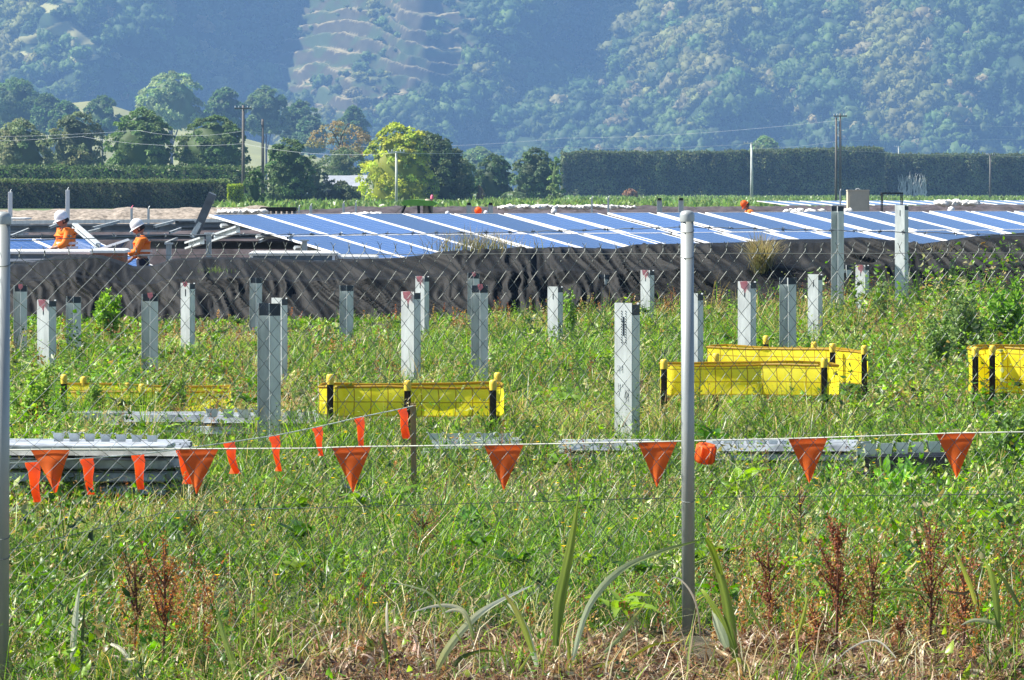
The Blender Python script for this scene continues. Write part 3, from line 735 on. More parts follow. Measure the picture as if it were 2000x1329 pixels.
# ------------------------------------------------------------------ solar tables
def glass_mat():
    m, n, b = nmat('panel_glass')
    tc = n.nodes.new('ShaderNodeTexCoord')
    no = N_(n, 'ShaderNodeTexNoise', Scale=2.0, Detail=4.0); n.links.new(tc.outputs['Object'], no.inputs['Vector'])
    r = ramp(n, no.outputs[0], [(.3, (.024, .070, .21)), (.7, (.038, .095, .27))])
    oi = n.nodes.new('ShaderNodeObjectInfo'); hv = n.nodes.new('ShaderNodeHueSaturation')
    mr = n.nodes.new('ShaderNodeMapRange'); mr.inputs[3].default_value = .6; mr.inputs[4].default_value = 1.35
    n.links.new(oi.outputs['Random'], mr.inputs[0]); n.links.new(mr.outputs[0], hv.inputs['Value'])
    br = n.nodes.new('ShaderNodeTexBrick'); br.offset = 0; br.inputs['Scale'].default_value = 1.0; br.inputs['Brick Width'].default_value = .19; br.inputs['Row Height'].default_value = .19; br.inputs['Mortar Size'].default_value = .006
    n.links.new(tc.outputs['Object'], br.inputs['Vector']); br.inputs['Mortar'].default_value = (.16, .22, .36, 1)
    n.links.new(r.outputs[0], br.inputs['Color1']); n.links.new(r.outputs[0], br.inputs['Color2'])
    n.links.new(br.outputs['Color'], hv.inputs['Color'])
    n.links.new(hv.outputs[0], b.inputs['Base Color'])
    m2 = n.nodes.new('ShaderNodeMapRange'); m2.inputs[3].default_value = .06; m2.inputs[4].default_value = .22
    n.links.new(no.outputs[0], m2.inputs[0]); n.links.new(m2.outputs[0], b.inputs['Roughness'])
    b.inputs['Specular IOR Level'].default_value = .5
    return m
M['glass'] = glass_mat()
ANG = R(40); PV = Vector((math.cos(ANG), math.sin(ANG), 0)); QV = Vector((math.sin(ANG), -math.cos(ANG), 0))
PWID, PLEN = 1.20, 2.384
def panel_meshes(wd, ln, t=.035):
    f = .036; g_ = .018
    mb = MB()
    # local: x along row, y down slope, z normal.  origin at the upper left corner
    e = .010; mb.box((wd / 2, e / 2, -t / 2), (wd, e, t)); mb.box((wd / 2, ln - e / 2, -t / 2), (wd, e, t))
    mb.box((f / 2, ln / 2, -t / 2), (f, ln - 2 * e, t)); mb.box((wd - g_ / 2, ln / 2, -t / 2), (g_, ln - 2 * e, t))
    fr = mb.mesh('frame'); fr.materials.append(M['white'])
    mb = MB(); mb.box(((wd + f - g_) / 2, ln / 2, -.009), (wd - f - g_, ln - 2 * e, .006)); gl = mb.mesh('glass'); gl.materials.append(M['glass'])
    return fr, gl
def panel_frame_matrix(origin, tilt, p=PV, q=QV):
    d = (q * math.cos(tilt) + Vector((0, 0, -math.sin(tilt)))).normalized(); nrm = p.cross(d) * -1
    if nrm.z < 0: nrm = -nrm
    m = Matrix((p, d, nrm)).transposed().to_4x4(); m.translation = origin; return m
def place_panel(meshes, mat, label, group):
    r = bpy.data.objects.new('solar_panel', None); col.objects.link(r); r.matrix_world = mat; r.empty_display_size = .2
    tag(r, label, 'solar panel', group)
    for nm, me in zip(('frame', 'glass'), meshes):
        o = bpy.data.objects.new(nm, me); col.objects.link(o); o.parent = r
ORD = ['first', 'second', 'third', 'fourth', 'fifth', 'sixth', 'seventh', 'eighth', 'ninth', 'tenth', 'eleventh', 'twelfth', 'thirteenth', 'fourteenth', 'fifteenth', 'sixteenth', 'seventeenth', 'eighteenth', 'nineteenth', 'twentieth', 'twenty first', 'twenty second', 'twenty third', 'twenty fourth']
PM = panel_meshes(PWID, PLEN)
T0 = W(408, 419, 85.0); PITCH = 1.235; TILT_P = R(9.8)
drop = PLEN + .03
gaps = [0, 0, .0, .04, .06, .12, .22, .30, .40, .34, .30, .24, .30, .28, .24, .30, .26, .34, .24, .30, .3, .3]
pos = 0
for i in range(22):
    pos += gaps[min(i, len(gaps) - 1)] * .6
    o = T0 + PV * pos + Vector((0, 0, rng.uniform(-.008, .008)))
    place_panel(PM, panel_frame_matrix(o, TILT_P + R(rng.uniform(-.15, .15))), '%s blue solar panel from the left in the upper row of the long array' % ORD[i], 'solar panels in the long array')
    d = (QV * math.cos(TILT_P) + Vector((0, 0, -math.sin(TILT_P)))) * drop
    sh = 0 if i < 4 else (.16 if i < 7 else -.28)
    o2 = o + d + PV * sh
    place_panel(PM, panel_frame_matrix(o2, TILT_P + R(rng.uniform(-.15, .15))), '%s blue solar panel from the left in the lower row of the long array' % ORD[i], 'solar panels in the long array')
    pos += PITCH
# support posts and rails under the array
RACK = empty('array_rack', T0, 'galvanised rack of rails and posts carrying the long solar array', 'rack')
for (qq, dz) in ((.55, -.13), (1.75, -.13), (3.0, -.13), (4.2, -.13)):
    dd = (QV * math.cos(TILT_P) + Vector((0, 0, -math.sin(TILT_P)))) * qq
    mb = MB(); a = dd + Vector((0, 0, dz)); b_ = a + PV * (pos)
    mb.tube([a - PV * .1, b_], .045, 4); mb.build('rail', M['galv'], RACK)
for k in range(8):
    mb = MB(); dd = (QV * math.cos(TILT_P) + Vector((0, 0, -math.sin(TILT_P)))) * 2.4 + PV * (.8 + k * 3.9)
    top = dd + Vector((0, 0, -.2)); bot = Vector((top.x, top.y, -.28 - T0.z))
    mb.box((top + bot) / 2, (.1, .12, (top - bot).length)); mb.build('post', M['galv'], RACK)
# distant second array
PM2 = PM
T2 = W(1478, 392.5, 215.0)
for i in range(14):
    o = T2 + PV * (i * 1.5)
    place_panel(PM2, panel_frame_matrix(o, R(5)), '%s pale panel from the left in the small far array behind the soil bank' % ORD[i], 'solar panels in the far array')

# ------------------------------------------------------------------ half built racking at left, behind the bank
def beam(name, label, a, b, wd, ht, mat, cat='steel beam', group=None, parent=None, lips=True):
    """C-section beam between two points: web plus two flanges"""
    a = Vector(a); b = Vector(b); L = (b - a).length; t = .006 if wd > .05 else .004
    mb = MB()
    mb.box((0, 0, 0), (L, t, ht)); mb.box((0, -wd / 2 + t / 2 + .0005, ht / 2 - t / 2 + .0006), (L * .9995, wd, t)); mb.box((0, -wd / 2 + t / 2 + .0005, -ht / 2 + t / 2 - .0006), (L * .9995, wd, t))
    if lips: mb.box((0, -wd + t, ht / 2 - .02), (L * .999, t, .03)); mb.box((0, -wd + t, -ht / 2 + .02), (L * .999, t, .03))
    me = mb.mesh(name); o = link(name, me, mat, parent)
    d = (b - a).normalized(); s_ = d.cross(Vector((0, 0, 1))).normalized(); u = s_.cross(d)
    m = Matrix((d, -s_ if s_.y < 0 else s_, u)).transposed().to_4x4()
    m = Matrix((d, Vector((0, 0, 1)).cross(d).normalized(), u)).transposed().to_4x4(); m.translation = (a + b) / 2
    o.matrix_world = m
    if parent is None: tag(o, label, cat, group)
    return o
FR = empty('half_built_rack', W(250, 470, 82), 'half built dark steel racking without panels behind the two workers', 'rack')
def rp(name, a, b, wd, ht, mat):
    o = beam(name, None, a, b, wd, ht, mat); o.parent = FR; o.matrix_parent_inverse = Matrix.Translation(-FR.location)
    for k in ('label', 'category'):
        if k in o: del o[k]
    return o
rp('rail', W(-150, 436, 87), W(440, 431, 86.5), .08, .07, M['galv'])
rp('rail', W(-150, 447, 85), W(345, 445, 84.5), .10, .16, M['darksteel'])
rp('rail', W(342, 438, 86), W(480, 438, 88.5), .10, .14, M['darksteel'])
rp('rail', W(-150, 466, 83), W(600, 461, 89), .09, .10, M['darksteel'])
rp('rail', W(300, 447, 84.5), W(620, 444, 90), .09, .09, M['darksteel'])
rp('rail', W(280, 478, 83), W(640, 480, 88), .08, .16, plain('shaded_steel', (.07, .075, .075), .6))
for (x0, y0, x1, y1) in [(20, 462, 60, 446), (95, 445, 128, 432), (180, 446, 232, 433), (300, 443, 338, 433), (322, 476, 345, 466), (418, 465, 440, 452), (505, 472, 525, 463), (170, 454, 200, 447), (330, 455, 352, 447), (560, 465, 590, 452)]:
    rp('brace', W(x0, y0, 82.8), W(x1, y1, 85.0), .03, .05, M['galv'])
rp('leaning_beam', W(150, 441, 81.5), W(196, 480, 80.5), .10, .10, M['galv'])
rp('strut', W(369, 480, 81.4), W(399, 470, 80.6), .09, .14, M['galv'])
rp('strut', W(418, 466, 81.4), W(468, 448, 80.8), .09, .14, M['galv'])
for k, (px, tp) in enumerate([(408, 456), (20, 470), (330, 476), (595, 470)]):
    mb = MB(); t_ = W(px, tp, 81); bt = Vector((t_.x, t_.y, -.28)); h = t_.z + .28
    mb.box((0, 0, h / 2), (.09, .01, h)); mb.box((-.045, -.035, h / 2), (.01, .06, h)); mb.box((.045, -.035, h / 2), (.01, .06, h)); mb.box((.0, -.03, h), (.17, .08, .03))
    o = mb.build('post', M['galv'], FR); o.location = bt - FR.location
# black leaning post
mb = MB(); mb.box((0, 0, 0), (.16, .12, .95), bev=.01); mb.box((-.055, -.061, -.2), (.04, .01, .4))
o = mb.build('leaning_post', M['darksteel'], None, W(397, 421, 84)); o.rotation_euler = (R(8), R(24), 0)
tag(o, 'dark steel post leaning over the rack left of the solar array', 'post')
mb = MB(); mb.box((0, 0, 0), (.10, .08, .35), bev=.01); o = mb.build('angle_bracket', M['galv'], None, W(383, 449, 84)); o.rotation_euler = (0, R(28), 0)
tag(o, 'small pale bracket hanging under the dark leaning post', 'bracket')

# panels lying low at left
PM3 = panel_meshes(1.30, 2.384)
for i, (px, py, Y, lb) in enumerate([(-129, 467, 80.6, 'leftmost pale panel of the low row behind the workers'), (-33, 467, 80.5, 'middle pale panel of the low row, left of the left worker'), (63, 467, 80.4, 'rightmost pale panel of the low row, behind the left worker')]):
    place_panel(PM3, panel_frame_matrix(W(px, py, Y), R(13)), lb, 'panels in the low left row')
# a tilted loose panel seen edge on and pallet of panels with a white edge
pm = panel_meshes(1.1, 1.9, .05)
r_ = bpy.data.objects.new('loose_panel', None); col.objects.link(r_); tag(r_, 'loose white edged panel tilted up between the two workers', 'solar panel')
a_, b_ = W(165, 494, 76.5), W(250, 466, 78)
d = (b_ - a_).normalized(); q_ = Vector((.3, 1, 0.02)).normalized(); q_ = (q_ - d * q_.dot(d)).normalized(); nn_ = d.cross(q_)
m_ = Matrix((d, q_, nn_)).transposed().to_4x4(); m_.translation = a_; r_.matrix_world = m_
for nm, me in zip(('frame', 'glass'), panel_meshes((b_ - a_).length, 1.0, .05)):
    o = bpy.data.objects.new(nm, me); col.objects.link(o); o.parent = r_

def pallet(label, px0, px1, ytop, ybot, Y, depth=1.1, slat=False, mat_top=None):
    x0, x1 = XW(px0, Y), XW(px1, Y); zt, zb = ZW(ytop, Y), ZW(ybot, Y); L = x1 - x0
    root = empty('panel_pallet', ((x0 + x1) / 2, Y, -.28), label, 'pallet')
    g = .28
    mb = MB(); mb.box((0, depth / 2, zt + g - .025), (L + .04, depth + .04, .05), bev=.008)
    for k in range(5): mb.box((0, depth * (k + .5) / 5, zt + g + .012), (L * .97, .07, .018))
    mb.build('lid', M['white'], root)
    mb = MB(); h = zt + g - .05 - .14
    mb.box((0, depth / 2, .14 + h / 2), (L - .06, depth - .06, h)); mb.build('load', M['crate'] if slat else M['darksteel'], root)
    mb = MB()
    n = 14 if slat else 2
    for k in range(n):
        mb.box((-L / 2 + .03 + (L - .06) * k / (n - 1), .01, (zt + g + .09) / 2), (.045, .022, zt + g - .15))
    if not slat: mb.box((0, -.012, zt + g - .16), (L, .02, .06)); 
    mb.build('slat', M['crate'] if slat else M['white'], root)
    mb = MB()
    for k in range(3): mb.box((-L / 2 + .1 + (L - .2) * k / 2, depth / 2, .05), (.1, depth, .1))
    for k in range(5): mb.box((0, depth * (k + .5) / 5, .12), (L, .12, .022))
    mb.build('base', M['wood'], root)
    return root
pallet('white lidded pallet of panels behind the cloth under the left worker', -60, 175, 491, 515, 74, 1.0)
pallet('red brown slatted crate with white lid in front of the right worker', 178, 243, 489, 530, 73, 1.0, slat=True)
pallet('long white topped pallet of panels in front of the array start', 488, 655, 494, 512, 72, .9)
pallet('low white topped pallet with red brown slats beside the long pallet', 658, 735, 501, 514, 72.5, .8, slat=True)
# stack of panels seen on the left edge
def flat_stack():
    root = empty('panel_stack', (XW(-5, 95), 95, -.28), 'small stack of flat dark panels under a white sheet at the left edge', 'stack')
    for k in range(6):
        mb = MB(); mb.box((rng.uniform(-.03, .03), .6, 1.2 + k * .055), (1.15, 1.2, .04)); mb.build('panel', M['darksteel'] if k % 2 else M['rail'], root)
    mb = MB(); mb.box((0, .6, 1.545), (1.25, 1.3, .04), bev=.01); mb.build('sheet', M['white'], root)
    mb = MB(); mb.box((0, .6, .58), (1.05, 1.1, 1.15)); mb.build('plinth', M['wood'], root)
flat_stack()

# ------------------------------------------------------------------ workers
def person(label, px, top, Y, yaw, gz, pose):
    """standing figure, ~1.72 m, local frame faces +X before yaw; joints in metres"""
    root = empty('person', (XW(px, Y), Y, gz), label, 'person', None, yaw)
    H = (ZW(top, Y) - gz) / 1.70   # scale so that the helmet top meets the photo
    def skin(name, chains, mat, sub=2):
        verts = []; edges = []; rad = []
        for ch in chains:
            prev = None
            for item in ch:
                if isinstance(item, int): prev = item; continue
                p, r_ = item; verts.append([c * H for c in p]); rad.append(r_)
                i = len(verts) - 1
                if prev is not None: edges.append((prev, i))
                prev = i
        me = bpy.data.meshes.new(name); me.from_pydata(verts, edges, [])
        o = bpy.data.objects.new(name, me); col.objects.link(o)
        md = o.modifiers.new('skin', 'SKIN'); md.use_smooth_shade = True
        for i, r_ in enumerate(rad):
            rr = r_ if isinstance(r_, tuple) else (r_, r_)
            me.skin_vertices[0].data[i].radius = (rr[0] * H, rr[1] * H)
        me.skin_vertices[0].data[0].use_root = True
        sb = o.modifiers.new('sub', 'SUBSURF'); sb.levels = sub; sb.render_levels = sub
        dg = bpy.context.evaluated_depsgraph_get(); ev = o.evaluated_get(dg); me2 = bpy.data.meshes.new_from_object(ev)
        o.modifiers.clear(); o.data = me2; bpy.data.meshes.remove(me); me2.materials.clear(); me2.materials.append(mat)
        o.parent = root; return o
    hx = pose['lean']            # forward lean of the upper body
    neck = (hx * .95, 0, 1.40); head = (hx + .05, 0, 1.53)
    arms = pose['arms']
    body = [[((0, 0, .92), (.12, .10)), ((hx * .3, 0, 1.08), (.15, .115)), ((hx * .65, 0, 1.25), (.165, .12)), ((hx * .9, 0, 1.37), (.12, .10)), (neck, .055), ((head[0] - .01, 0, 1.48), .06)],
            [0, ((.0, .09, .86), .075), ((.02, .11, .48), .062), ((-.02, .11, .09), .045), ((.12, .12, .045), .04)],
            [0, ((.0, -.09, .86), .075), ((.02, -.11, .48), .062), ((-.02, -.11, .09), .045), ((.12, -.12, .045), .04)]]
    for sgn, (el, wr, pm_) in zip((1, -1), arms):
        body.append([2, ((hx * .85, sgn * .17, 1.33), .050), (el, .040), (wr, .03), (pm_, .038)])
    skin('body', body, M['skin'])
    # vest / shirt
    shirt = [[((hx * .22, 0, 1.0), (.19, .165)), ((hx * .45, 0, 1.14), (.20, .168)), ((hx * .7, 0, 1.27), (.205, .165)), ((hx * .88, 0, 1.365), (.15, .13)), ((hx * .93, 0, 1.40), (.075, .07))]]
    for sgn, (el, wr, pm_) in zip((1, -1), arms):
        e = Vector(el); w_ = Vector(wr); mid = e.lerp(w_, .7)
        shirt.append([3, ((hx * .85, sgn * .20, 1.325), .088), (tuple(e), .074), (tuple(mid), .058)])
    skin('shirt', shirt, M['hivis'])
    tr = [[((hx * .15, 0, 1.02), (.175, .15)), ((0, 0, .9), (.19, .16))], [1, ((.0, .10, .84), .108), ((.025, .11, .48), .08), ((-.02, .11, .13), .062)], [1, ((.0, -.10, .84), .108), ((.025, -.11, .48), .08), ((-.02, -.11, .13), .062)]]
    skin('trousers', tr, M['navy'])
    for sgn in (1, -1):
        mb = MB(); mb.box((.05 * H, sgn * .115 * H, .05 * H), (.28 * H, .1 * H, .1 * H), bev=.03); mb.build('boot', M['black'], root, smooth=True)
    # reflective bands round the chest and over the shoulders
    mb = MB()
    for z, xx, ra, rb in ((1.12, hx * .38, .188, .215), (1.04, hx * .27, .186, .205)):
        n = 28; vs = []
        for k in range(n):
            a = 2 * math.pi * k / n
            for dz in (-.022, .022): vs.append(((xx + math.cos(a) * ra) * H, math.sin(a) * (rb + .006) * H, (z + dz) * H))
        mb.add(vs, [(2 * k, (2 * k + 2) % (2 * n), (2 * k + 3) % (2 * n), 2 * k + 1) for k in range(n)])
    mb.build('reflective_band', M['reflective'], root, smooth=True)
    # head
    hd = Vector(head); tq = Matrix.Rotation(pose['nod'], 3, 'Y') @ Matrix.Identity(3)
    bm = bmesh.new(); bmesh.ops.create_icosphere(bm, subdivisions=4, radius=1)
    for v in bm.verts:
        c = v.co; x, y, z = c.x, c.y, c.z
        sx = .098; sy = .075 * (1 - .22 * max(0, -z)); sz = .118
        X = x * sx; Y_ = y * sy; Z_ = z * sz
        if x > 0: X *= 1 - .18 * max(0, -z) * (1 - x) ; X += .012 * math.exp(-((z + .62) / .2) ** 2) * math.exp(-(y / .35) ** 2)     # chin
        nose = math.exp(-(y / .16) ** 2) * math.exp(-((z + .12) / .2) ** 2) * (x > 0); X += .030 * nose
        X -= .010 * math.exp(-((abs(y) - .38) / .16) ** 2) * math.exp(-((z - .06) / .12) ** 2) * (x > 0)                          # eye sockets
        X += .006 * math.exp(-(y / .35) ** 2) * math.exp(-((z + .42) / .07) ** 2) * (x > 0)                                       # lips
        v.co = Vector((X, Y_, Z_))
    me = bpy.data.meshes.new('head'); 
    for v in bm.verts: v.co = (tq @ v.co + hd) * H
    bm.to_mesh(me); bm.free(); link('head', me, M['skin'], root, smooth=True)
    def loc(p): return (tq @ Vector(p) + hd) * H
    mb = MB()
    for sgn in (1, -1):
        c = loc((-.002, sgn * .073, -.01)); mb.add([c + (tq @ Vector((.022 * math.cos(a) * s_, sgn * (.006 + .006 * s_), .032 * math.sin(a) * s_))) for s_ in (1, .45) for a in np.linspace(0, 5.5, 8)], [(k, (k + 1) % 8, 8 + (k + 1) % 8, 8 + k) for k in range(8)] + [tuple(range(8, 16))])
    mb.build('ear', M['skin'], root, smooth=True)
    mb = MB()
    for sgn in (1, -1): mb.lathe([(0, -.006), (.006, -.003), (.006, .003), (0, .006)], loc((.083, sgn * .03, .008)), 8)
    mb.build('eye', M['black'], root, smooth=True)
    mb = MB(); mb.box(loc((.096, 0, -.052)), (.006, .04, .006), rot=tq); mb.build('mouth', M['crate'], root)
    # hair: cap at the back of the skull
    bm = bmesh.new(); bmesh.ops.create_icosphere(bm, subdivisions=3, radius=1)
    for v in bm.verts:
        x, y, z = v.co; v.co = Vector((x * .104 - .012 - (.012 if z < -.2 else 0), y * .084, z * .118 + .008))
        if x > .25: v.co.x = min(v.co.x, .035)
        if z < -.45: v.co.z = -.055 - .01 * y * y
    for v in bm.verts: v.co = (tq @ v.co + hd) * H
    me = bpy.data.meshes.new('hair'); bm.to_mesh(me); bm.free(); link('hair', me, M['hair'], root, smooth=True)
    # helmet: dome, brim and ridge
    mb = MB(); n = 28; prof = [(1.0, -.01), (1.0, .02), (.985, .05), (.9, .09), (.72, .12), (.45, .14), (.2, .147), (0.02, .149)]
    vs = []
    for r_, z in prof:
        for k in range(n):
            a = 2 * math.pi * k / n; vs.append(loc((math.cos(a) * .124 * r_, math.sin(a) * .102 * r_, z + .035)))
    mb.add(vs, [(i * n + k, i * n + (k + 1) % n, (i + 1) * n + (k + 1) % n, (i + 1) * n + k) for i in range(len(prof) - 1) for k in range(n)])
    vs = []
    for s_, dz in ((1.0, 0), (1.12, -.012), (1.12, -.006), (.995, .010)):
        for k in range(n):
            a = 2 * math.pi * k / n; pk = 1 + .30 * max(0, math.cos(a)) ** 3 * (s_ > 1.05)
            vs.append(loc((math.cos(a) * .124 * s_ * pk, math.sin(a) * .102 * s_, .03 + dz - .02 * (pk - 1))))
    mb.add(vs, [(i * n + k, i * n + (k + 1) % n, (i + 1) * n + (k + 1) % n, (i + 1) * n + k) for i in range(3) for k in range(n)])
    for yy in (-.02, 0.02):
        mb.tube([loc((math.cos(t) * .117, yy, .045 + math.sin(t) * .142)) for t in np.linspace(.3, 2.8, 12)], .006, 6)
    mb.build('helmet', M['orange'] if pose.get('red') else M['helmet'], root, smooth=True)
    # hands: palm, four fingers and a thumb, gently curled
    for sgn, (el, wr, pm_) in zip((1, -1), arms):
        wv = Vector(wr) * H; d = (Vector(pm_) - Vector(wr)).normalized(); s_ = d.cross(Vector((0, 0, 1))).normalized(); u = s_.cross(d)
        chains = []; P_ = Vector(pm_)
        def q(a, b_, c): return tuple(Vector(pm_) + d * a + s_ * b_ + u * c)
        chains.append([(tuple(Vector(wr)), .026), (q(-.01, 0, 0), (.036, .018)), (q(.04, 0, -.002), (.038, .016))])
        for k, (b_, ln_) in enumerate(((-.030, .068), (-.010, .078), (.011, .072), (.030, .056))):
            chains.append([2, (q(.052, b_, 0), .010), (q(.052 + ln_ * .45, b_ * 1.08, -.008), .0088), (q(.052 + ln_ * .75, b_ * 1.1, -.026), .008), (q(.052 + ln_ * .85, b_ * 1.1, -.045), .007)])
        chains.append([1, (q(.0, -sgn * .042, -.008), .012), (q(.028, -sgn * .058, -.02), .0095), (q(.052, -sgn * .060, -.032), .008)])
        skin('hand', chains, M['glove'] if pose.get('glove') else M['skin'], 1)
    return root
person('person in orange vest and white helmet looking down at the white pallet', 134, 412, 78.5, R(205), -.22,
       dict(lean=.07, nod=R(22), arms=(((.16, .24, 1.10), (.30, .12, 1.04), (.37, .08, 1.02)), ((.10, -.27, 1.10), (.25, -.17, .98), (.32, -.14, .95)))))
person('person in orange vest and white helmet in profile reaching for the slatted crate', 279, 428, 76.5, R(184), -.28,
       dict(lean=.03, nod=R(30), glove=True, arms=(((.12, .22, 1.09), (.34, .19, 1.07), (.41, .18, 1.06)), ((.07, -.24, 1.10), (.24, -.20, .93), (.31, -.18, .90)))))
# worker bent over, far
person('far person in red orange clothes bending beside the concrete pole', 1478, 391, 135, R(190), -.12,
       dict(lean=.30, nod=R(50), red=True, arms=(((.34, .20, 1.05), (.42, .16, .85), (.44, .15, .80)), ((.30, -.20, 1.05), (.40, -.16, .85), (.43, -.15, .80)))))

# ------------------------------------------------------------------ buggy, box, frame, odds and ends behind the array
def buggy():
    Y = 158; s = Y / FPX
    zt = ZW(390, Y); root = empty('utility_buggy', (XW(820, Y), Y, 0), 'small utility buggy with a bright green roof behind the solar array', 'buggy')
    wL, wR = -36 * s, 37 * s
    G = plain('green_roof', (.16, .42, .05), .45, var=.15)
    mb = MB(); mb.prism([(wL, zt - .12), (wL + .1, zt - .02), (wL + .5, zt), (wR - .2, zt - .05), (wR, zt - .16), (wR - .2, zt - .24), (wL + .1, zt - .22)], -.7, .7); mb.build('roof', G, root)
    for x, x2 in ((wL + .15, wL - .15), (-.05, -.02), (wR - .35, wR - .25)):
        for yy in (-.6, .6):
            mb = MB(); mb.tube([(x, yy, zt - .2), (x2, yy, .7)], .04, 8); mb.build('pillar', M['black'], root)
    mb = MB(); mb.add([(wL + .1, -.55, zt - .22), (wL + .1, .55, zt - .22), (wL - .35, .55, .95), (wL - .35, -.55, .95), (wL + .12, -.55, zt - .22), (wL + .12, .55, zt - .22), (wL - .33, .55, .95), (wL - .33, -.55, .95)], [(0, 1, 2, 3), (4, 5, 6, 7), (0, 1, 5, 4), (2, 3, 7, 6)])
    mb.build('windscreen', plain('tinted_glass', (.10, .26, .27), .15), root)
    mb = MB(); mb.box((.3, 0, 1.2), (.35, 1.1, .75), bev=.08); mb.box((.1, 0, .85), (.5, 1.1, .2), bev=.06); mb.build('seat', plain('seat_vinyl', (.36, .30, .24), .6), root, smooth=True)
    mb = MB(); mb.box((0, 0, .62), (1.9, 1.3, .3), bev=.08); mb.box((-.75, 0, .8), (.5, 1.2, .3), bev=.08); mb.box((.75, 0, .9), (.6, 1.25, .3), bev=.03); mb.build('body', G, root)
    for x in (-.65, .65):
        for yy in (-.6, .6):
            mb = MB(); mb.lathe([(.12, -.1), (.26, -.1), (.30, -.05), (.30, .05), (.26, .1), (.12, .1), (.12, -.1)], (0, 0, 0), 20)
            o = mb.build('wheel', M['black'], root, (x, yy, .30), smooth=True); o.rotation_euler = (R(90), 0, 0)
    mb = MB(); mb.tube([(wR - .25, 0, zt - .08), (wR - .25, 0, zt + .02)], .03, 8); mb.lathe([(.06, 0), (.06, .08), (.04, .14), (0, .16)], (wR - .25, 0, zt + .02), 12); mb.build('beacon', M['pink'], root, smooth=True)
    mb = MB(); mb.tube([(wL + .4, 0, zt), (wL + .38, 0, zt + .25)], .012, 5); mb.build('aerial', M['black'], root)
buggy()
def site_box():
    Y = 150; s = Y / FPX; root = empty('site_box', (XW(1677, Y), Y, 0), 'plain beige box with lifting eye standing beyond the array', 'box')
    zt = ZW(372, Y); B = plain('beige_paint', (.50, .45, .35), .6, var=.06)
    mb = MB(); mb.box((0, .35, .7), (42 * s, .7, zt - .72), bev=.01); mb.box((0, .35, .35), (42 * s, .7, .7), bev=.01); 
    mb = MB(); mb.box((0, .35, zt / 2 + .02), (42 * s, .7, zt - .04), bev=.012); mb.build('body', B, root)
    mb = MB(); mb.box((0, .35, zt - .01), (43.5 * s, .74, .05), bev=.01); mb.build('lid', B, root)
    mb = MB(); mb.tube([(.07 * math.cos(a), .35, zt + .015 + .05 * math.sin(a)) for a in np.linspace(0, math.pi, 8)], .015, 6); mb.build('lifting_eye', M['rail'], root)
    mb = MB(); mb.box((0, -.012, zt * .5), (42 * s * .86, .02, zt * .8)); mb.build('door', B, root)
site_box()
def trestle():
    Y = 140; s = Y / FPX; root = empty('trestle', (XW(1743, Y), Y, 0), 'black metal trestle frame on thin legs beyond the array', 'trestle')
    zt = ZW(376, Y); hw = 21 * s
    mb = MB(); mb.box((0, .25, zt - .03), (hw * 2, .6, .05), bev=.01); mb.build('top', M['black'], root)
    for x in (-hw + .03, hw - .03):
        for y in (0, .5):
            mb = MB(); mb.tube([(x, y, zt - .05), (x * 1.06, y, 0)], .018, 6); mb.build('leg', M['black'], root)
trestle()
def lumps(name, label, cat, px0, px1, y, Y, n, r, mat, hz=.5, z_extra=0, group=None):
    bm = bmesh.new()
    for k in range(n):
        c = W(rng.uniform(px0, px1), y + rng.uniform(-1.5, 1.5), Y + rng.uniform(-.2, .2)); rr = r * rng.uniform(.6, 1.4)
        m_ = Matrix.Translation(c) @ Matrix.Diagonal((rr * rng.uniform(1, 1.9), rr, rr * hz, 1)); bmesh.ops.create_icosphere(bm, subdivisions=2, radius=1, matrix=m_)
    for v in bm.verts: v.co += Vector(mnoise.noise_vector(v.co * (1.2 / r))) * r * .9
    me = bpy.data.meshes.new(name); bm.to_mesh(me); bm.free()
    return tag(link(name, me, mat, smooth=True), label, cat, group)
lumps('plastic_wrap', 'crumpled white plastic wrap on the far edge of the array at left', 'plastic wrap', 425, 515, 415, 86.4, 60, .07, M['sheet'], .45)
lumps('white_sheeting', 'long heap of white sheeting on the soil bank in the middle', 'sheeting', 975, 1235, 405, 186, 110, .13, M['sheet'], .4)
lumps('white_sheeting', 'white sheeting bundle on the soil bank near the right edge', 'sheeting', 1835, 1905, 397, 186, 60, .15, M['sheet'], .5)
lumps('plastic_wrap', 'small white plastic scraps on the array edge right of the fence post', 'plastic wrap', 1480, 1660, 413, 100.5, 12, .07, M['sheet'], .7)
lumps('plastic_wrap', 'thin line of white plastic on the array edge near its middle', 'plastic wrap', 670, 740, 419, 90.2, 16, .06, M['sheet'], .5)
for i, (px, py, r_, mt, lb, ct) in enumerate([(934, 412, .085, 'orange', 'round orange and white float on the array edge', 'float'), (949, 416, .05, 'helmet', 'small white ball beside the orange float', 'ball'), (874, 417, .05, 'helmet', 'single small white ball on the array edge left of the orange float', 'ball'), (1082, 414, .07, 'helmet', 'pinkish white ball on the array edge above the middle gap', 'ball'), (1858, 411, .09, 'helmet', 'small white box on the array edge near the right', 'box')]):
    mb = MB(); mb.lathe([(0, -r_), (r_ * .7, -r_ * .75), (r_, 0), (r_ * .75, r_ * .7), (r_ * .2, r_), (.0, r_ * 1.05)], W(px, py, 91 + (px - 874) / 95), 14)
    tag(mb.build(ct, M[mt], smooth=True), lb, ct)
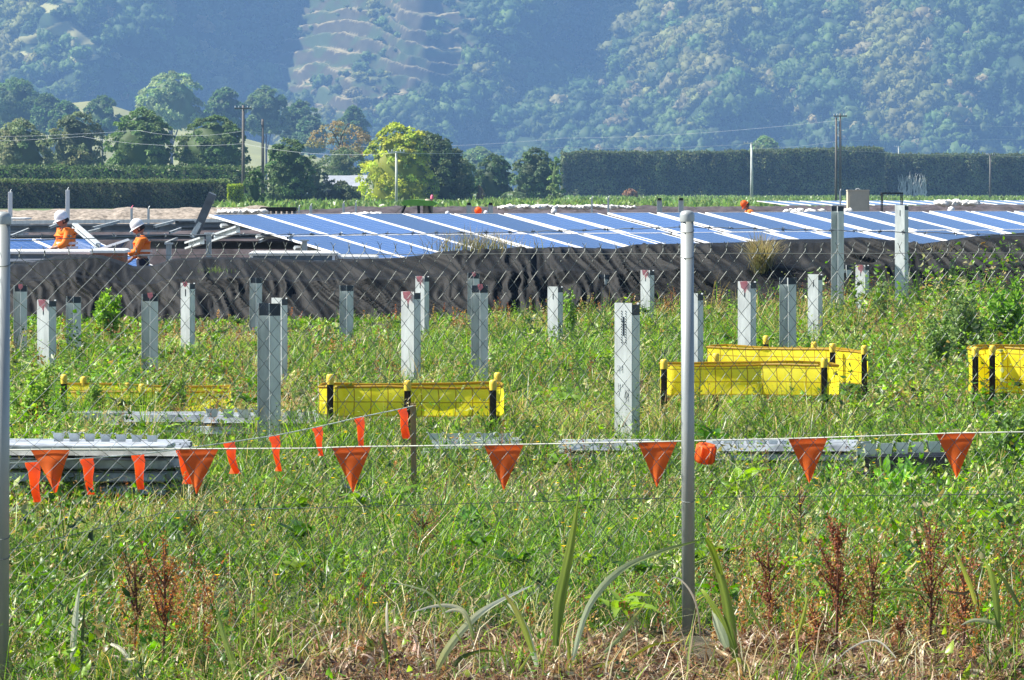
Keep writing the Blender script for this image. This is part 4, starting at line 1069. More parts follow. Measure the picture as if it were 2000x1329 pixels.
def rack_of_trays():
    Y = 96; root = empty('black_tray_stack', (XW(543, Y), Y, 0), 'black sheet laid over small dark trays behind the array', 'trays')
    mb = MB(); mb.box((0, .3, ZW(409, Y)), (72 / FPX * Y, .7, .09), bev=.02); mb.build('cover', M['black'], root)
    for k in range(7):
        mb = MB(); mb.box((-.36 + k * .12, .3, ZW(415, Y)), (.06, .5, .09), bev=.01); mb.build('tray', M['darksteel'], root)
    mb = MB(); mb.box((0, .3, (ZW(415, Y) - .05) / 2), (.75, .5, ZW(415, Y) - .05)); mb.build('base', M['soil'], root)
rack_of_trays()
# thin pegs and posts beyond
far_posts = [(20, 375, 420, 100, .10, 'short white post standing beyond the rack at the far left', 'white'), (132, 371, 420, 100, .095, 'short white post standing right above the left worker', 'white'),
             (257, 407, 432, 90, .05, 'thin steel post with a tie just above the right worker', 'galv'), (290, 408, 432, 90, .05, 'thin pale post right of the right worker', 'galv'),
             (584, 405, 420, 110, .04, 'small green peg on the soil bank left of the two grey pegs', 'galv'), (607, 402, 422, 108, .07, 'stout grey peg left of the pair on the soil bank', 'galv'), (671, 397, 420, 108, .06, 'tall grey peg, left of two, behind the array', 'galv'), (695, 396, 415, 112, .05, 'slim grey peg, right of two, behind the array', 'galv'),
             (916, 400, 425, 108, .12, 'steel pile with dark top left of the orange float', 'pile'), (958, 400, 425, 108, .12, 'steel pile with dark top right of the orange float', 'pile'),
             (1156, 388, 404, 125, .05, 'small pale peg in the crop strip, left of two', 'galv'), (1188, 387, 404, 125, .06, 'small pale peg in the crop strip, right of two', 'galv'), (1288, 391, 420, 105, .12, 'steel pile with dark top left of the tall fence post', 'pile'), (1330, 391, 420, 108, .12, 'steel pile with dark top just behind the fence post cap', 'pile'), (1641, 373, 402, 140, .05, 'thin grey peg behind the tall steel pile', 'galv')]
for px, tp, bt, Y, wd, lb, kd in far_posts:
    zt = ZW(tp, Y); root = empty('ground_post', (XW(px, Y), Y, -.25), lb, 'post')
    mb = MB(); h = zt + .25
    if kd == 'pile':
        mb.box((0, 0, h / 2), (wd, .006, h)); mb.box((-wd / 2, -.03, h / 2), (.006, .06, h)); mb.box((wd / 2, -.03, h / 2), (.006, .06, h))
        mb.build('shaft', M['galv'], root); mb = MB(); mb.box((0, -.02, h + .02), (wd * .8, .05, .06)); mb.build('cap', M['black'], root)
    else:
        mb.box((0, 0, h / 2), (wd, wd * .7, h), bev=wd * .1); mb.build('shaft', M['white'] if kd == 'white' else M['galv'], root)
        mb = MB(); mb.tube([(0, 0, h - .02), (.01, -.01, h + .03), (.03, 0, h + .06)], .012, 5); mb.build('tie', M['pink'] if px == 257 else M['galv'], root)

# ------------------------------------------------------------------ steel piles
def seg_wall(mb, p, q, z0, z1, t=.005, mi=0):
    p = Vector((*p, 0)); q = Vector((*q, 0)); d = (q - p).normalized(); nn = Vector((-d.y, d.x, 0)) * t / 2
    vs = [p + nn, q + nn, q - nn, p - nn]; vs = [Vector((v.x, v.y, z0)) for v in vs] + [Vector((v.x, v.y, z1)) for v in vs]
    mb.add(vs, [(0, 1, 2, 3), (7, 6, 5, 4), (0, 4, 5, 1), (1, 5, 6, 2), (2, 6, 7, 3), (3, 7, 4, 0)], mi)
M['pink'] = plain('bright_pink', (1.0, .36, .40), .6, var=.2, scale=30, transl=.35)
M['shade_marks'] = plain('cut_shade_and_marks', (.035, .048, .07), .5, var=.3)  # dark colour stands for shade inside the cut top; also holes and scrawl
PILE_T = {
 1: [((-.095, .022), (.03, -.052), 1, 0), ((.031, -.050), (.09, .045), 1, 1), ((.09, .047), (.072, .062), 1, 0), ((-.096, .024), (-.05, .095), 1, 0)],
 2: [((-.092, -.02), (-.088, .055), 1, 0), ((-.086, .057), (-.004, .058), 1, 1), ((-.002, .055), (.0, -.035), 1, 0), ((.003, -.037), (.088, .0), 1, 1), ((.089, .002), (.07, .055), 1, 0)]}
def pile(px, top, wpx, typ, label, pink=0, base=None, holes=False, drop=.085):
    Y = FPX * .185 / wpx if base is None else EYE * FPX / (base - HOR)
    x = XW(px, Y); k = wpx / FPX * Y / .185
    h = ZW(top, Y)
    root = empty('steel_pile', (x, Y, 0), label, 'steel pile', 'driven steel piles')
    mb = MB()
    for (p, q, f, dk) in PILE_T[typ]:
        p = (p[0] * k, p[1] * k); q = (q[0] * k, q[1] * k)
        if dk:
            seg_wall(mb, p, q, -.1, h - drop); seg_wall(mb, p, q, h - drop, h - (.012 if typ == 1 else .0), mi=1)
        else: seg_wall(mb, p, q, -.1, h)
    if holes:
        p = Vector((-.095 * k, .022 * k)); q = Vector((.03 * k, -.052 * k))
        for i in range(13):
            for u in (.38, .62):
                c = p.lerp(q, u); mb.box((c.x, c.y - .0065, h - .06 - i * .019), (.005, .004, .008), 1)
        c = p.lerp(q, .5); mb.box((c.x, c.y - .0065, h - .17), (.008, .004, .14), 1)
        # pencilled scrawl
        for i in range(9):
            c = p.lerp(q, rng.uniform(.2, .8)); zc = h - .42 - rng.uniform(0, .28)
            pts = [(c.x + rng.uniform(-.018, .018), c.y - .006, zc + rng.uniform(-.03, .03)) for _ in range(4)]; mb.tube(pts, .0016, 4, 1)
    elif typ == 1:
        p = Vector((-.095 * k, .022 * k)); q = Vector((.03 * k, -.052 * k)); c = p.lerp(q, .5); mb.box((c.x, c.y - .0065, h - .11), (.007, .004, .08), 1)
    mb.build('channel', [M['galv'], M['shade_marks']], root)
    if pink:
        mb = MB(); xx = -.04 * k if typ == 1 else 0.0
        if pink == 2:   # painted blotch
            mb.add([(xx - .04, -.060 * k, h), (xx + .03, -.060 * k, h), (xx + .035, -.060 * k, h - .05), (xx + .012, -.060 * k, h - .12), (xx + .0, -.060 * k, h - .085), (xx - .03, -.060 * k, h - .06)], [(0, 1, 2, 3, 4, 5)])
            mb.add([(xx - .04, -.057 * k, h + .003), (xx + .03, -.057 * k, h + .003), (xx + .03, -.02, h + .003), (xx - .04, -.02, h + .003)], [(0, 1, 2, 3)])
        else:
            mb.add([(xx - .022, -.052 * k, h + .012), (xx + .026, -.052 * k, h + .016), (xx + .034, -.053 * k, h - .018), (xx + .006, -.053 * k, h - .05), (xx - .016, -.053 * k, h - .028), (xx - .022, -.049 * k, h + .012), (xx + .026, -.049 * k, h + .016), (xx + .034, -.050 * k, h - .018), (xx + .006, -.050 * k, h - .05), (xx - .016, -.050 * k, h - .028)], [(0, 1, 2, 3, 4), (9, 8, 7, 6, 5), (0, 5, 6, 1), (1, 6, 7, 2), (2, 7, 8, 3), (3, 8, 9, 4), (4, 9, 5, 0)])
        mb.build('pink_marker', M['pink'], root)
    return root
PILES = [
 (40, 558, 26, 2, 'short pile with pink tag at the far left beside the fence post', 1, 700), (91, 586, 36, 1, 'pile with a pink painted top, second from the left fence post', 2, 735),
 (144, 580, 29, 2, 'unpainted pile third from the left fence post', 0, 705), (293, 575, 32, 2, 'pile with pink tag below the right worker', 1, 750),
 (367, 553, 27, 1, 'pale pile with faint pink top before the black cloth, left of the twin piles', 1, 698), (500, 543, 24, 2, 'slim pile behind the big twin piles', 0, 660),
 (526, 593, 45, 2, 'tall front pile of the twin pair left of the yellow barrier', 0, 880), (546, 582, 30, 1, 'rear pile of the twin pair, half hidden by the front one', 0, 765),
 (677, 558, 27, 2, 'pile alone before the black cloth between the twin piles and the pink pile', 0, 668), (803, 570, 37, 1, 'pile with large pink blotch rising from the left yellow barrier', 2, 770),
 (825, 540, 26, 1, 'pile with pink top standing close behind the pink blotched one', 2, 662), (925, 534, 23, 2, 'rear pile with pink tip of the pair above the right end of the left barrier', 1, 655),
 (937, 558, 33, 2, 'front pile with pink tag of the pair above the right end of the left barrier', 1, 760), (1085, 560, 29, 1, 'pale pile in red brown weeds left of the big pile', 0, 680),
 (1181, 537, 25, 2, 'short pile close to the black cloth left of the tall fence post', 0, 625), (1226, 592, 48, 1, 'biggest pile with rows of holes and pencil scrawl in the middle', 0, 880),
 (1265, 528, 26, 1, 'pile with pink mark on top just left of the tall fence post', 2, 645), (1357, 573, 34, 1, 'pile half hidden behind the tall fence post', 0, 760),
 (1460, 550, 35, 1, 'pile with pink splash rising from the right yellow barrier', 2, 745), (1539, 543, 33, 2, 'pile without paint behind the right yellow barrier', 0, 722),
 (1593, 536, 28, 1, 'dull pile between the barrier pile and the tall left post', 0, 680), (1636, 403, 25, 2, 'very tall pile, left of two, reaching above the solar panels', 0, 640),
 (1653, 518, 21, 2, 'small pile hugging the left very tall pile', 0, 625), (1685, 518, 26, 1, 'pile with pink top between the two very tall piles', 2, 642),
 (1762, 401, 26, 1, 'very tall pale pile, right of two, reaching above the solar panels', 0, 640)]
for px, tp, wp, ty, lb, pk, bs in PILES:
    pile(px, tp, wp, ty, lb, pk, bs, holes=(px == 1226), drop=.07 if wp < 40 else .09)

# ------------------------------------------------------------------ yellow pit barriers
def yellow_mat():
    m, n, b = nmat('yellow_barrier')
    tc = n.nodes.new('ShaderNodeTexCoord'); sp = n.nodes.new('ShaderNodeSeparateXYZ'); n.links.new(tc.outputs['UV'], sp.inputs[0])
    def line(axis, per, w_):
        d = N_(n, 'ShaderNodeMath', operation='DIVIDE'); d.inputs[1].default_value = per; n.links.new(sp.outputs[axis], d.inputs[0])
        f = N_(n, 'ShaderNodeMath', operation='FRACT'); n.links.new(d.outputs[0], f.inputs[0])
        l = N_(n, 'ShaderNodeMath', operation='LESS_THAN'); l.inputs[1].default_value = w_; n.links.new(f.outputs[0], l.inputs[0]); return l
    a = line(0, .125, .07); c = line(1, .10, .08)
    mx = N_(n, 'ShaderNodeMath', operation='MAXIMUM'); n.links.new(a.outputs[0], mx.inputs[0]); n.links.new(c.outputs[0], mx.inputs[1])
    no = N_(n, 'ShaderNodeTexNoise', Scale=9.0, Detail=5.0); n.links.new(tc.outputs['UV'], no.inputs['Vector'])
    r = ramp(n, no.outputs[0], [(.26, (.75, .60, .03)), (.38, (.96, .84, .02)), (.7, (1.0, .93, .07))])
    cm = n.nodes.new('ShaderNodeMixRGB'); n.links.new(mx.outputs[0], cm.inputs[0]); n.links.new(r.outputs[0], cm.inputs[1]); cm.inputs[2].default_value = (.50, .34, .02, 1)
    n.links.new(cm.outputs[0], b.inputs['Base Color']); b.inputs['Roughness'].default_value = .6
    t = n.nodes.new('ShaderNodeBsdfTranslucent'); n.links.new(cm.outputs[0], t.inputs[0])
    ms = n.nodes.new('ShaderNodeMixShader'); ms.inputs[0].default_value = .55
    out = n.nodes['Material Output']; n.links.new(b.outputs[0], ms.inputs[1]); n.links.new(t.outputs[0], ms.inputs[2]); n.links.new(ms.outputs[0], out.inputs[0])
    return m
M['yellow'] = yellow_mat()
def barrier(label, corners, ztop, zbot, picks, closed=True):
    """corners: plan points (x, y); picks: (x, y, ztop)"""
    cx = sum(c[0] for c in corners) / len(corners); cy = sum(c[1] for c in corners) / len(corners)
    root = empty('pit_barrier', (cx, cy, 0), label, 'pit barrier', 'yellow pit barriers')
    pts = []; n = len(corners)
    for i in range(n if closed else n - 1):
        a = Vector(corners[i]); b = Vector(corners[(i + 1) % n]); k = max(2, int((b - a).length / .03))
        for j in range(k): pts.append(a.lerp(b, j / k))
    if not closed: pts.append(Vector(corners[-1]))
    P = []; U = []; rows = 9; dist = 0
    for i, p in enumerate(pts):
        if i: dist += (p - pts[i - 1]).length
        for r_ in range(rows):
            f = r_ / (rows - 1); z = zbot + (ztop - zbot) * f + .007 * math.sin(dist * 4.3 + cx) * f + .012 * (fbm(np.array(dist * 3), np.array(f), 2, 3) - .5)
            b_ = .03 * (fbm(np.array(dist * 5.0 + cx), np.array(f * 2.0), 3, 44) - .5) + .012 * math.sin(f * 3.14)
            P.append((p.x - cx + b_ * .4, p.y - cy - b_, float(z))); U.append((dist, f * (ztop - zbot)))
    m = len(pts); F = []
    for i in range(m if closed else m - 1):
        a = i * rows; b = ((i + 1) % m) * rows
        for r_ in range(rows - 1): F.append((a + r_, b + r_, b + r_ + 1, a + r_ + 1))
    me = bpy.data.meshes.new('mesh_sheet'); me.from_pydata(P, [], F); uv = me.uv_layers.new(name='UVMap')
    uv.data.foreach_set('uv', np.array([U[l.vertex_index] for l in me.loops]).ravel())
    link('mesh_sheet', me, M['yellow'], root, smooth=True)
    # rolled top hem
    mb = MB(); top = [Vector(P[i * rows + rows - 1]) for i in range(0, m, 4)]
    if closed: top.append(top[0])
    mb.tube(top, .009, 5); mb.build('hem', M['yellow'], root)
    for (x, y, z) in picks:
        st = empty('picket', (x - cx, y - cy, 0)); st.parent = root
        bx = MB(); bx.box((0, 0, (z - .05) / 2), (.006, .04, z - .05)); bx.box((-.013, -.006, (z - .05) / 2), (.022, .006, z - .05)); bx.box((.013, .006, (z - .05) / 2), (.022, .006, z - .05))
        bx.build('stake', M['picket'], st)
        c = MB(); c.lathe([(.026, z - .075), (.028, z - .03), (.026, z - .008), (.018, z), (0, z + .002)], (0, 0, 0), 10); c.build('cap', M['yellowcap'], st, smooth=True)
    return root
def XY(px, Y): return (XW(px, Y), Y)
Yb = 31.2
zt = ZW(756, Yb)
barrier('yellow mesh barrier round the pit with the pink blotched pile', [XY(622, 31.4), XY(655, Yb), XY(795, Yb - .1), XY(975, Yb), XY(983, 31.4), XY(975, 31.75), XY(640, 31.75)], zt, ZW(813, Yb),
        [(*XY(645, Yb - .12), ZW(730, Yb)), (*XY(796, Yb - .2), ZW(741, Yb)), (*XY(963, Yb - .12), ZW(741, Yb)), (*XY(972, 31.9), ZW(728, 31.9))])
Y1 = 33
barrier('front yellow mesh barrier right of the tall fence post', [XY(1288, 33.3), XY(1310, 32.9), XY(1480, 33), XY(1612, 32.7), XY(1638, 33.0), XY(1625, 33.4), XY(1380, 33.55), XY(1296, 33.45)], ZW(713, Y1), ZW(771, Y1),
        [(*XY(1297, 32.8), ZW(700, Y1)), (*XY(1610, 32.5), ZW(694, Y1)), (*XY(1398, 33.7), ZW(690, 33.7))])
Y2 = 36.4
barrier('rear yellow mesh barrier stretching further right behind the front one', [XY(1380, 37.2), XY(1500, 36.9), XY(1622, 36.4), XY(1690, 35.9), XY(1694, 36.2), XY(1610, 36.9), XY(1420, 37.5)], ZW(685, Y2), ZW(747, Y2),
        [(*XY(1496, 37.8), ZW(656, 37.8)), (*XY(1590, 37.2), ZW(668, 37.2)), (*XY(1626, 36.2), ZW(671, 36.2)), (*XY(1688, 35.7), ZW(675, 35.7))])
barrier('yellow mesh barrier cut off by the right edge of the picture', [XY(1890, 33.6), XY(1905, 33), XY(1955, 33.4), XY(2060, 33.0), XY(2200, 33.2), XY(2200, 33.8), XY(1905, 33.7)], ZW(684, 33), ZW(772, 33),
        [(*XY(1905, 32.8), ZW(676, 33)), (*XY(1938, 33.1), ZW(676, 33)), (*XY(2060, 32.8), ZW(674, 33))])
barrier('low yellow mesh barrier mostly buried in weeds at left', [XY(118, 35.6), XY(125, 35.2), XY(280, 35), XY(448, 35.2), XY(450, 36.2), XY(128, 36.4)], ZW(767, 35), ZW(805, 35),
        [(*XY(125, 35.0), ZW(732, 35)), (*XY(163, 36.4), ZW(740, 36)), (*XY(277, 34.8), ZW(748, 35)), (*XY(248, 36.2), ZW(750, 36))])

# ------------------------------------------------------------------ stacks of steel sections on the ground
def section_stack(label, px0, px1, ytop, ybase, Y, cols, layers, dirv, cups=0, cup_rng=None, gz=.04, length=1.6, end_plate=None, smat='rail'):
    """layers of hat sections on bearers; each layer a few long sections side by side"""
    x0, x1 = XW(px0, Y), XW(px1, Y); L = x1 - x0; cx = (x0 + x1) / 2; zt = ZW(ytop, Y)
    root = empty('section_stack', (cx, Y, 0), label, 'steel stack', 'stacks of steel sections lying in the grass', dirv)
    lh = (zt - gz) / layers
    for l in range(layers):
        z = zt - lh * (l + .5)
        for c in range(cols):
            yy = c * .19 + rng.uniform(-.02, .02); dx = rng.uniform(-.06, .06); w_ = .17; hh = lh * .62
            prof = [(-w_ / 2, -hh / 2), (-w_ / 2 + .03, -hh / 2), (-w_ / 2 + .045, hh / 2), (w_ / 2 - .045, hh / 2), (w_ / 2 - .03, -hh / 2), (w_ / 2, -hh / 2)]
            mb = MB(); t = .006
            vs = [(-L / 2 + dx, yy + p[0], z + p[1]) for p in prof] + [(L / 2 + dx, yy + p[0], z + p[1]) for p in prof] + [(-L / 2 + dx, yy + p[0], z + p[1] - t) for p in prof] + [(L / 2 + dx, yy + p[0], z + p[1] - t) for p in prof]
            fs = []
            for i in range(5): fs += [(i, i + 1, i + 7, i + 6), (i + 12, i + 18, i + 19, i + 13), (i, i + 12, i + 13, i + 1), (i + 6, i + 7, i + 19, i + 18)]
            mb.add(vs, fs); mb.build('section', M[smat], root)
        for k in range(3):
            mb = MB(); mb.box((-L / 2 + L * (.1 + .4 * k), cols * .095 - .05, z - lh * .42), (.05, cols * .2, lh * .22)); mb.build('bearer', M['black'], root)
    mb = MB(); mb.box((0, cols * .11, (zt - lh) / 2), (L * .96, cols * .16, max(.04, zt - lh - .04))); mb.build('inner_pack', M['black'], root)
    if end_plate:
        mb = MB(); w_ = .09
        seg_wall(mb, (L / 2 + .01, -.12), (L / 2 + .10, -.10), 0, zt + .02); seg_wall(mb, (L / 2 + .10, -.10), (L / 2 + .11, .0), 0, zt + .02)
        mb.build('end_channel', M['galv'], root)
    return root, zt
def cup(label, px, py, Y, r=.038, h=.05, group='bracket cups in rows on the steel stacks', mat='rail'):
    root = MB(); n = 4
    w_ = r; 
    pts = [(-w_, 0), (-w_ * .55, h * -1), (w_ * .55, h * -1), (w_, 0)]
    # small U shaped bracket: floor, two walls, two flanges
    mb = root; d = .06
    def plate(a, b, y0=-d / 2, y1=d / 2, t=.004):
        a = Vector((a[0], 0, a[1])); b = Vector((b[0], 0, b[1])); nn = Vector((-(b - a).z, 0, (b - a).x)).normalized() * t
        vs = [(a.x, y0, a.z), (b.x, y0, b.z), (b.x, y1, b.z), (a.x, y1, a.z)]; vs += [(v[0] + nn.x, v[1], v[2] + nn.z) for v in vs]
        mb.add(vs, [(0, 1, 2, 3), (4, 5, 6, 7), (0, 1, 5, 4), (1, 2, 6, 5), (2, 3, 7, 6), (3, 0, 4, 7)])
    plate((-w_, 0), (-w_ * .62, -h)); plate((w_ * .62, -h), (w_, 0)); plate((-w_ * .62, -h), (w_ * .62, -h)); plate((-w_ * 1.25, .001), (-w_, .001)); plate((w_, .001), (w_ * 1.25, .001))
    mb.box((0, -d / 2, -h * .5), (w_ * 1.5, .004, h * .96))
    p = W(px, py, Y)
    o = mb.build('bracket_cup', M[mat], None, p); o.rotation_euler = (0, 0, R(rng.uniform(-8, 8)))
    return tag(o, label, 'bracket', group)
# left stack
section_stack('large stack of galvanised sections on bearers beside the left fence post', -60, 345, 868, 985, 26.0, 5, 4, R(-5))
for k in range(7):
    cup('%s grey bracket block from the left on top of the large left stack' % ORD[k], 115 + k * 30.5, 845 + k * .8, 26.0, .034, .055, 'bracket blocks on the large left stack')
mb = MB(); mb.box((0, 0, 0), (1.15, .34, .03), bev=.006); o = mb.build('steel_plate', M['rail'], None, W(150, 866, 25.75) - Vector((0, 0, .018))); o.rotation_euler = (R(1), 0, R(-5)); tag(o, 'flat pale steel plate lying on the large left stack', 'plate')
# middle left stacks
section_stack('low stack of pale sections half buried in weeds below the left barrier', 255, 430, 806, 850, 32.6, 3, 2, R(3))
section_stack('thin stack of sections behind the twin piles with a row of brackets', 395, 610, 808, 840, 32.4, 3, 2, R(-2))
for k in range(7):
    cup('%s tilted bracket from the left on the stack by the twin piles' % ORD[k], 415 + k * 31, 798 + k * .9, 32.2, .05, .065, 'tilted brackets on the stack by the twin piles')
section_stack('short pale stack lying furthest left among the weeds', 120, 250, 799, 840, 33.4, 2, 1, R(4))
# right stacks
section_stack('long low stack of sections behind the row of orange flags', 838, 1010, 858, 905, 29.4, 3, 2, R(0))
section_stack('stack of sections at the foot of the biggest pile', 1095, 1290, 861, 905, 29.2, 3, 2, R(1))
section_stack('long stack of pale sections right of the tall fence post', 1385, 1668, 866, 925, 28.4, 4, 3, R(-1.5), end_plate=True)
for k in range(8):
    cup('%s pale bracket from the left on the long stack right of the fence post' % ORD[k], 1400 + k * 22, 857 + k * .4, 28.5, .034, .04, 'brackets on the long right stack')
for k in range(5):
    cup('%s bracket from the left on the low stack behind the flags' % ORD[k], 850 + k * 34, 846, 29.4, .05, .045, 'brackets on the low middle stack')
section_stack('black packed stack at the right end with five pale cups on top', 1690, 1845, 884, 960, 26.5, 3, 2, R(-1), smat='black')
for k in range(5):
    cup('%s cup from the left in the bright row of five at the right stack' % ORD[k], 1700 + k * 31, 866 - k * 1.2, 26.3, .046, .07, 'five bright cups on the right stack', 'rail')
# orange roll
mb = MB(); mb.lathe([(.02, -.055), (.052, -.055), (.058, -.04), (.056, .0), (.058, .04), (.052, .055), (.02, .055), (.02, -.055)], (0, 0, 0), 20)
mb.box((.045, .0, 0), (.012, .035, .12), bev=.004)
for k in range(6): a = k * 1.05; mb.box((.054 * math.cos(a), .054 * math.sin(a), 0), (.016, .03, .10), bev=.004)
o = mb.build('flag_roll', M['orange'], None, W(1378, 886, 25.6), smooth=True); o.rotation_euler = (R(12), R(8), 0); tag(o, 'roll of orange flag tape lying just right of the tall fence post', 'roll')
mb = MB(); mb.box((0, 0, 0), (.30, .2, .02), bev=.004); mb.box((0, .1, .03), (.3, .012, .06)); o = mb.build('bent_plate', M['darksteel'], None, W(708, 985, 24.9)); o.rotation_euler = (R(-30), R(30), 0); tag(o, 'bent grey steel scrap in the grass under the second big flag', 'scrap')

# ------------------------------------------------------------------ bunting lines
def pennant(name, root, p, ax, wd, ht, curl, hem=.028, tw=0):
    """triangular flag hung from p along unit vector ax, slightly curled"""
    mb = MB(); nx, nz = 9, 10; front = Vector((ax.y, -ax.x, 0)); V = []; idx = {}
    th = .0012
    for side in (0, 1):
        for j in range(nz + 1):
            f = j / nz; hw = wd / 2 * (1 - f) + .0015
            for i in range(nx):
                u = (i / (nx - 1) * 2 - 1)
                off = curl * (f ** 1.4) * math.sin(u * 2.2 + f * 2 + tw) * .05 + curl * f * .03 + (-.008 if f < hem / ht * 1.0 else 0)
                V.append(p + ax * (u * hw * (1 - .12 * abs(curl) * f) + tw * .03 * f) + Vector((0, 0, -f * ht)) + front * (off + side * th))
    n1 = nx * (nz + 1); F = []
    for side in (0, 1):
        for j in range(nz):
            for i in range(nx - 1):
                a = side * n1 + j * nx + i; F.append((a, a + 1, a + nx + 1, a + nx))
    mb.add(V, F); return mb.build(name, M['orange'], root, smooth=True)
def bunting(label, pts, flags, sag=.0):
    root = empty('bunting_line', pts[len(pts) // 2], label, 'bunting')
    o0 = Vector(root.location)
    mb = MB(); mb.tube([Vector(p) - o0 for p in pts], .0032, 6); mb.build('cord', M['string'], root)
    for (p, ax, wd, ht, curl, tw) in flags: pennant('pennant', root, p - o0, ax, wd, ht, curl, tw=tw)
    return root
YL = 19.3
c1 = [(-150, 881), (25, 879), (98, 878), (388, 877), (600, 876), (686, 873), (984, 869), (1284, 863), (1578, 856), (1700, 852), (1867, 846), (2000, 844), (2300, 838)]
fl = []
for (px, py, tw, cu) in [(98, 878, .9, .9), (388, 877, -.3, .3), (686, 873, .3, .35), (984, 869, .0, .25), (1284, 863, -.1, .3), (1578, 856, .2, .35), (1867, 846, .1, .3)]:
    fl.append((W(px, py, YL), Vector((1, 0, .012)).normalized(), 77 / FPX * YL, (88 if px > 100 else 84) / FPX * YL, cu, tw))
bunting('front line of large orange pennants on a white cord crossing the picture', [W(a, b, YL) for a, b in c1], fl)
A2 = W(808, 793, 25.5); B2 = W(66, 902, 19.9); ax2 = (B2 - A2); ax2.z = 0; ax2.normalize()
l2 = [(808, 793), (788, 798), (704, 815), (622, 834), (538, 851), (450, 864), (358, 877), (272, 888), (172, 895), (66, 902), (-60, 909)]
def yat(px): # depth along the straight plan line
    k0 = (808 - 1000) / FPX * 25.5; k1 = (66 - 1000) / FPX * 19.9
    s = (px - 1000) / FPX; dx = k1 - k0; dy = 19.9 - 25.5
    t = (k0 - s * 25.5) / (s * dy - dx); return 25.5 + dy * t
fl = []
for (px, py), tipy in zip(l2[1:-1], (857, 876, 891, 921, 926, 946, 956, 966, 981)):
    Yp = yat(px); wd = .175; fl.append((W(px, py, Yp), -ax2, wd, (tipy - py) / FPX * Yp, rng.uniform(.3, .8), rng.uniform(-.6, .6)))
bunting('rear line of narrow orange pennants running from the wooden stake to the left', [W(a, b, yat(a)) for a, b in l2], fl)
mb = MB(); zt_ = ZW(788, 25.5); mb.box((0, 0, zt_ / 2), (.034, .022, zt_), bev=.003); mb.tube([(-.018, -.013, zt_ - .02), (.018, -.013, zt_ - .015)], .004, 5)
o = mb.build('wooden_stake', M['wood'], None, (XW(809, 25.5), 25.5, 0)); o.rotation_euler = (0, R(-.6), 0); tag(o, 'thin weathered wooden stake holding the end of the rear bunting line', 'stake')

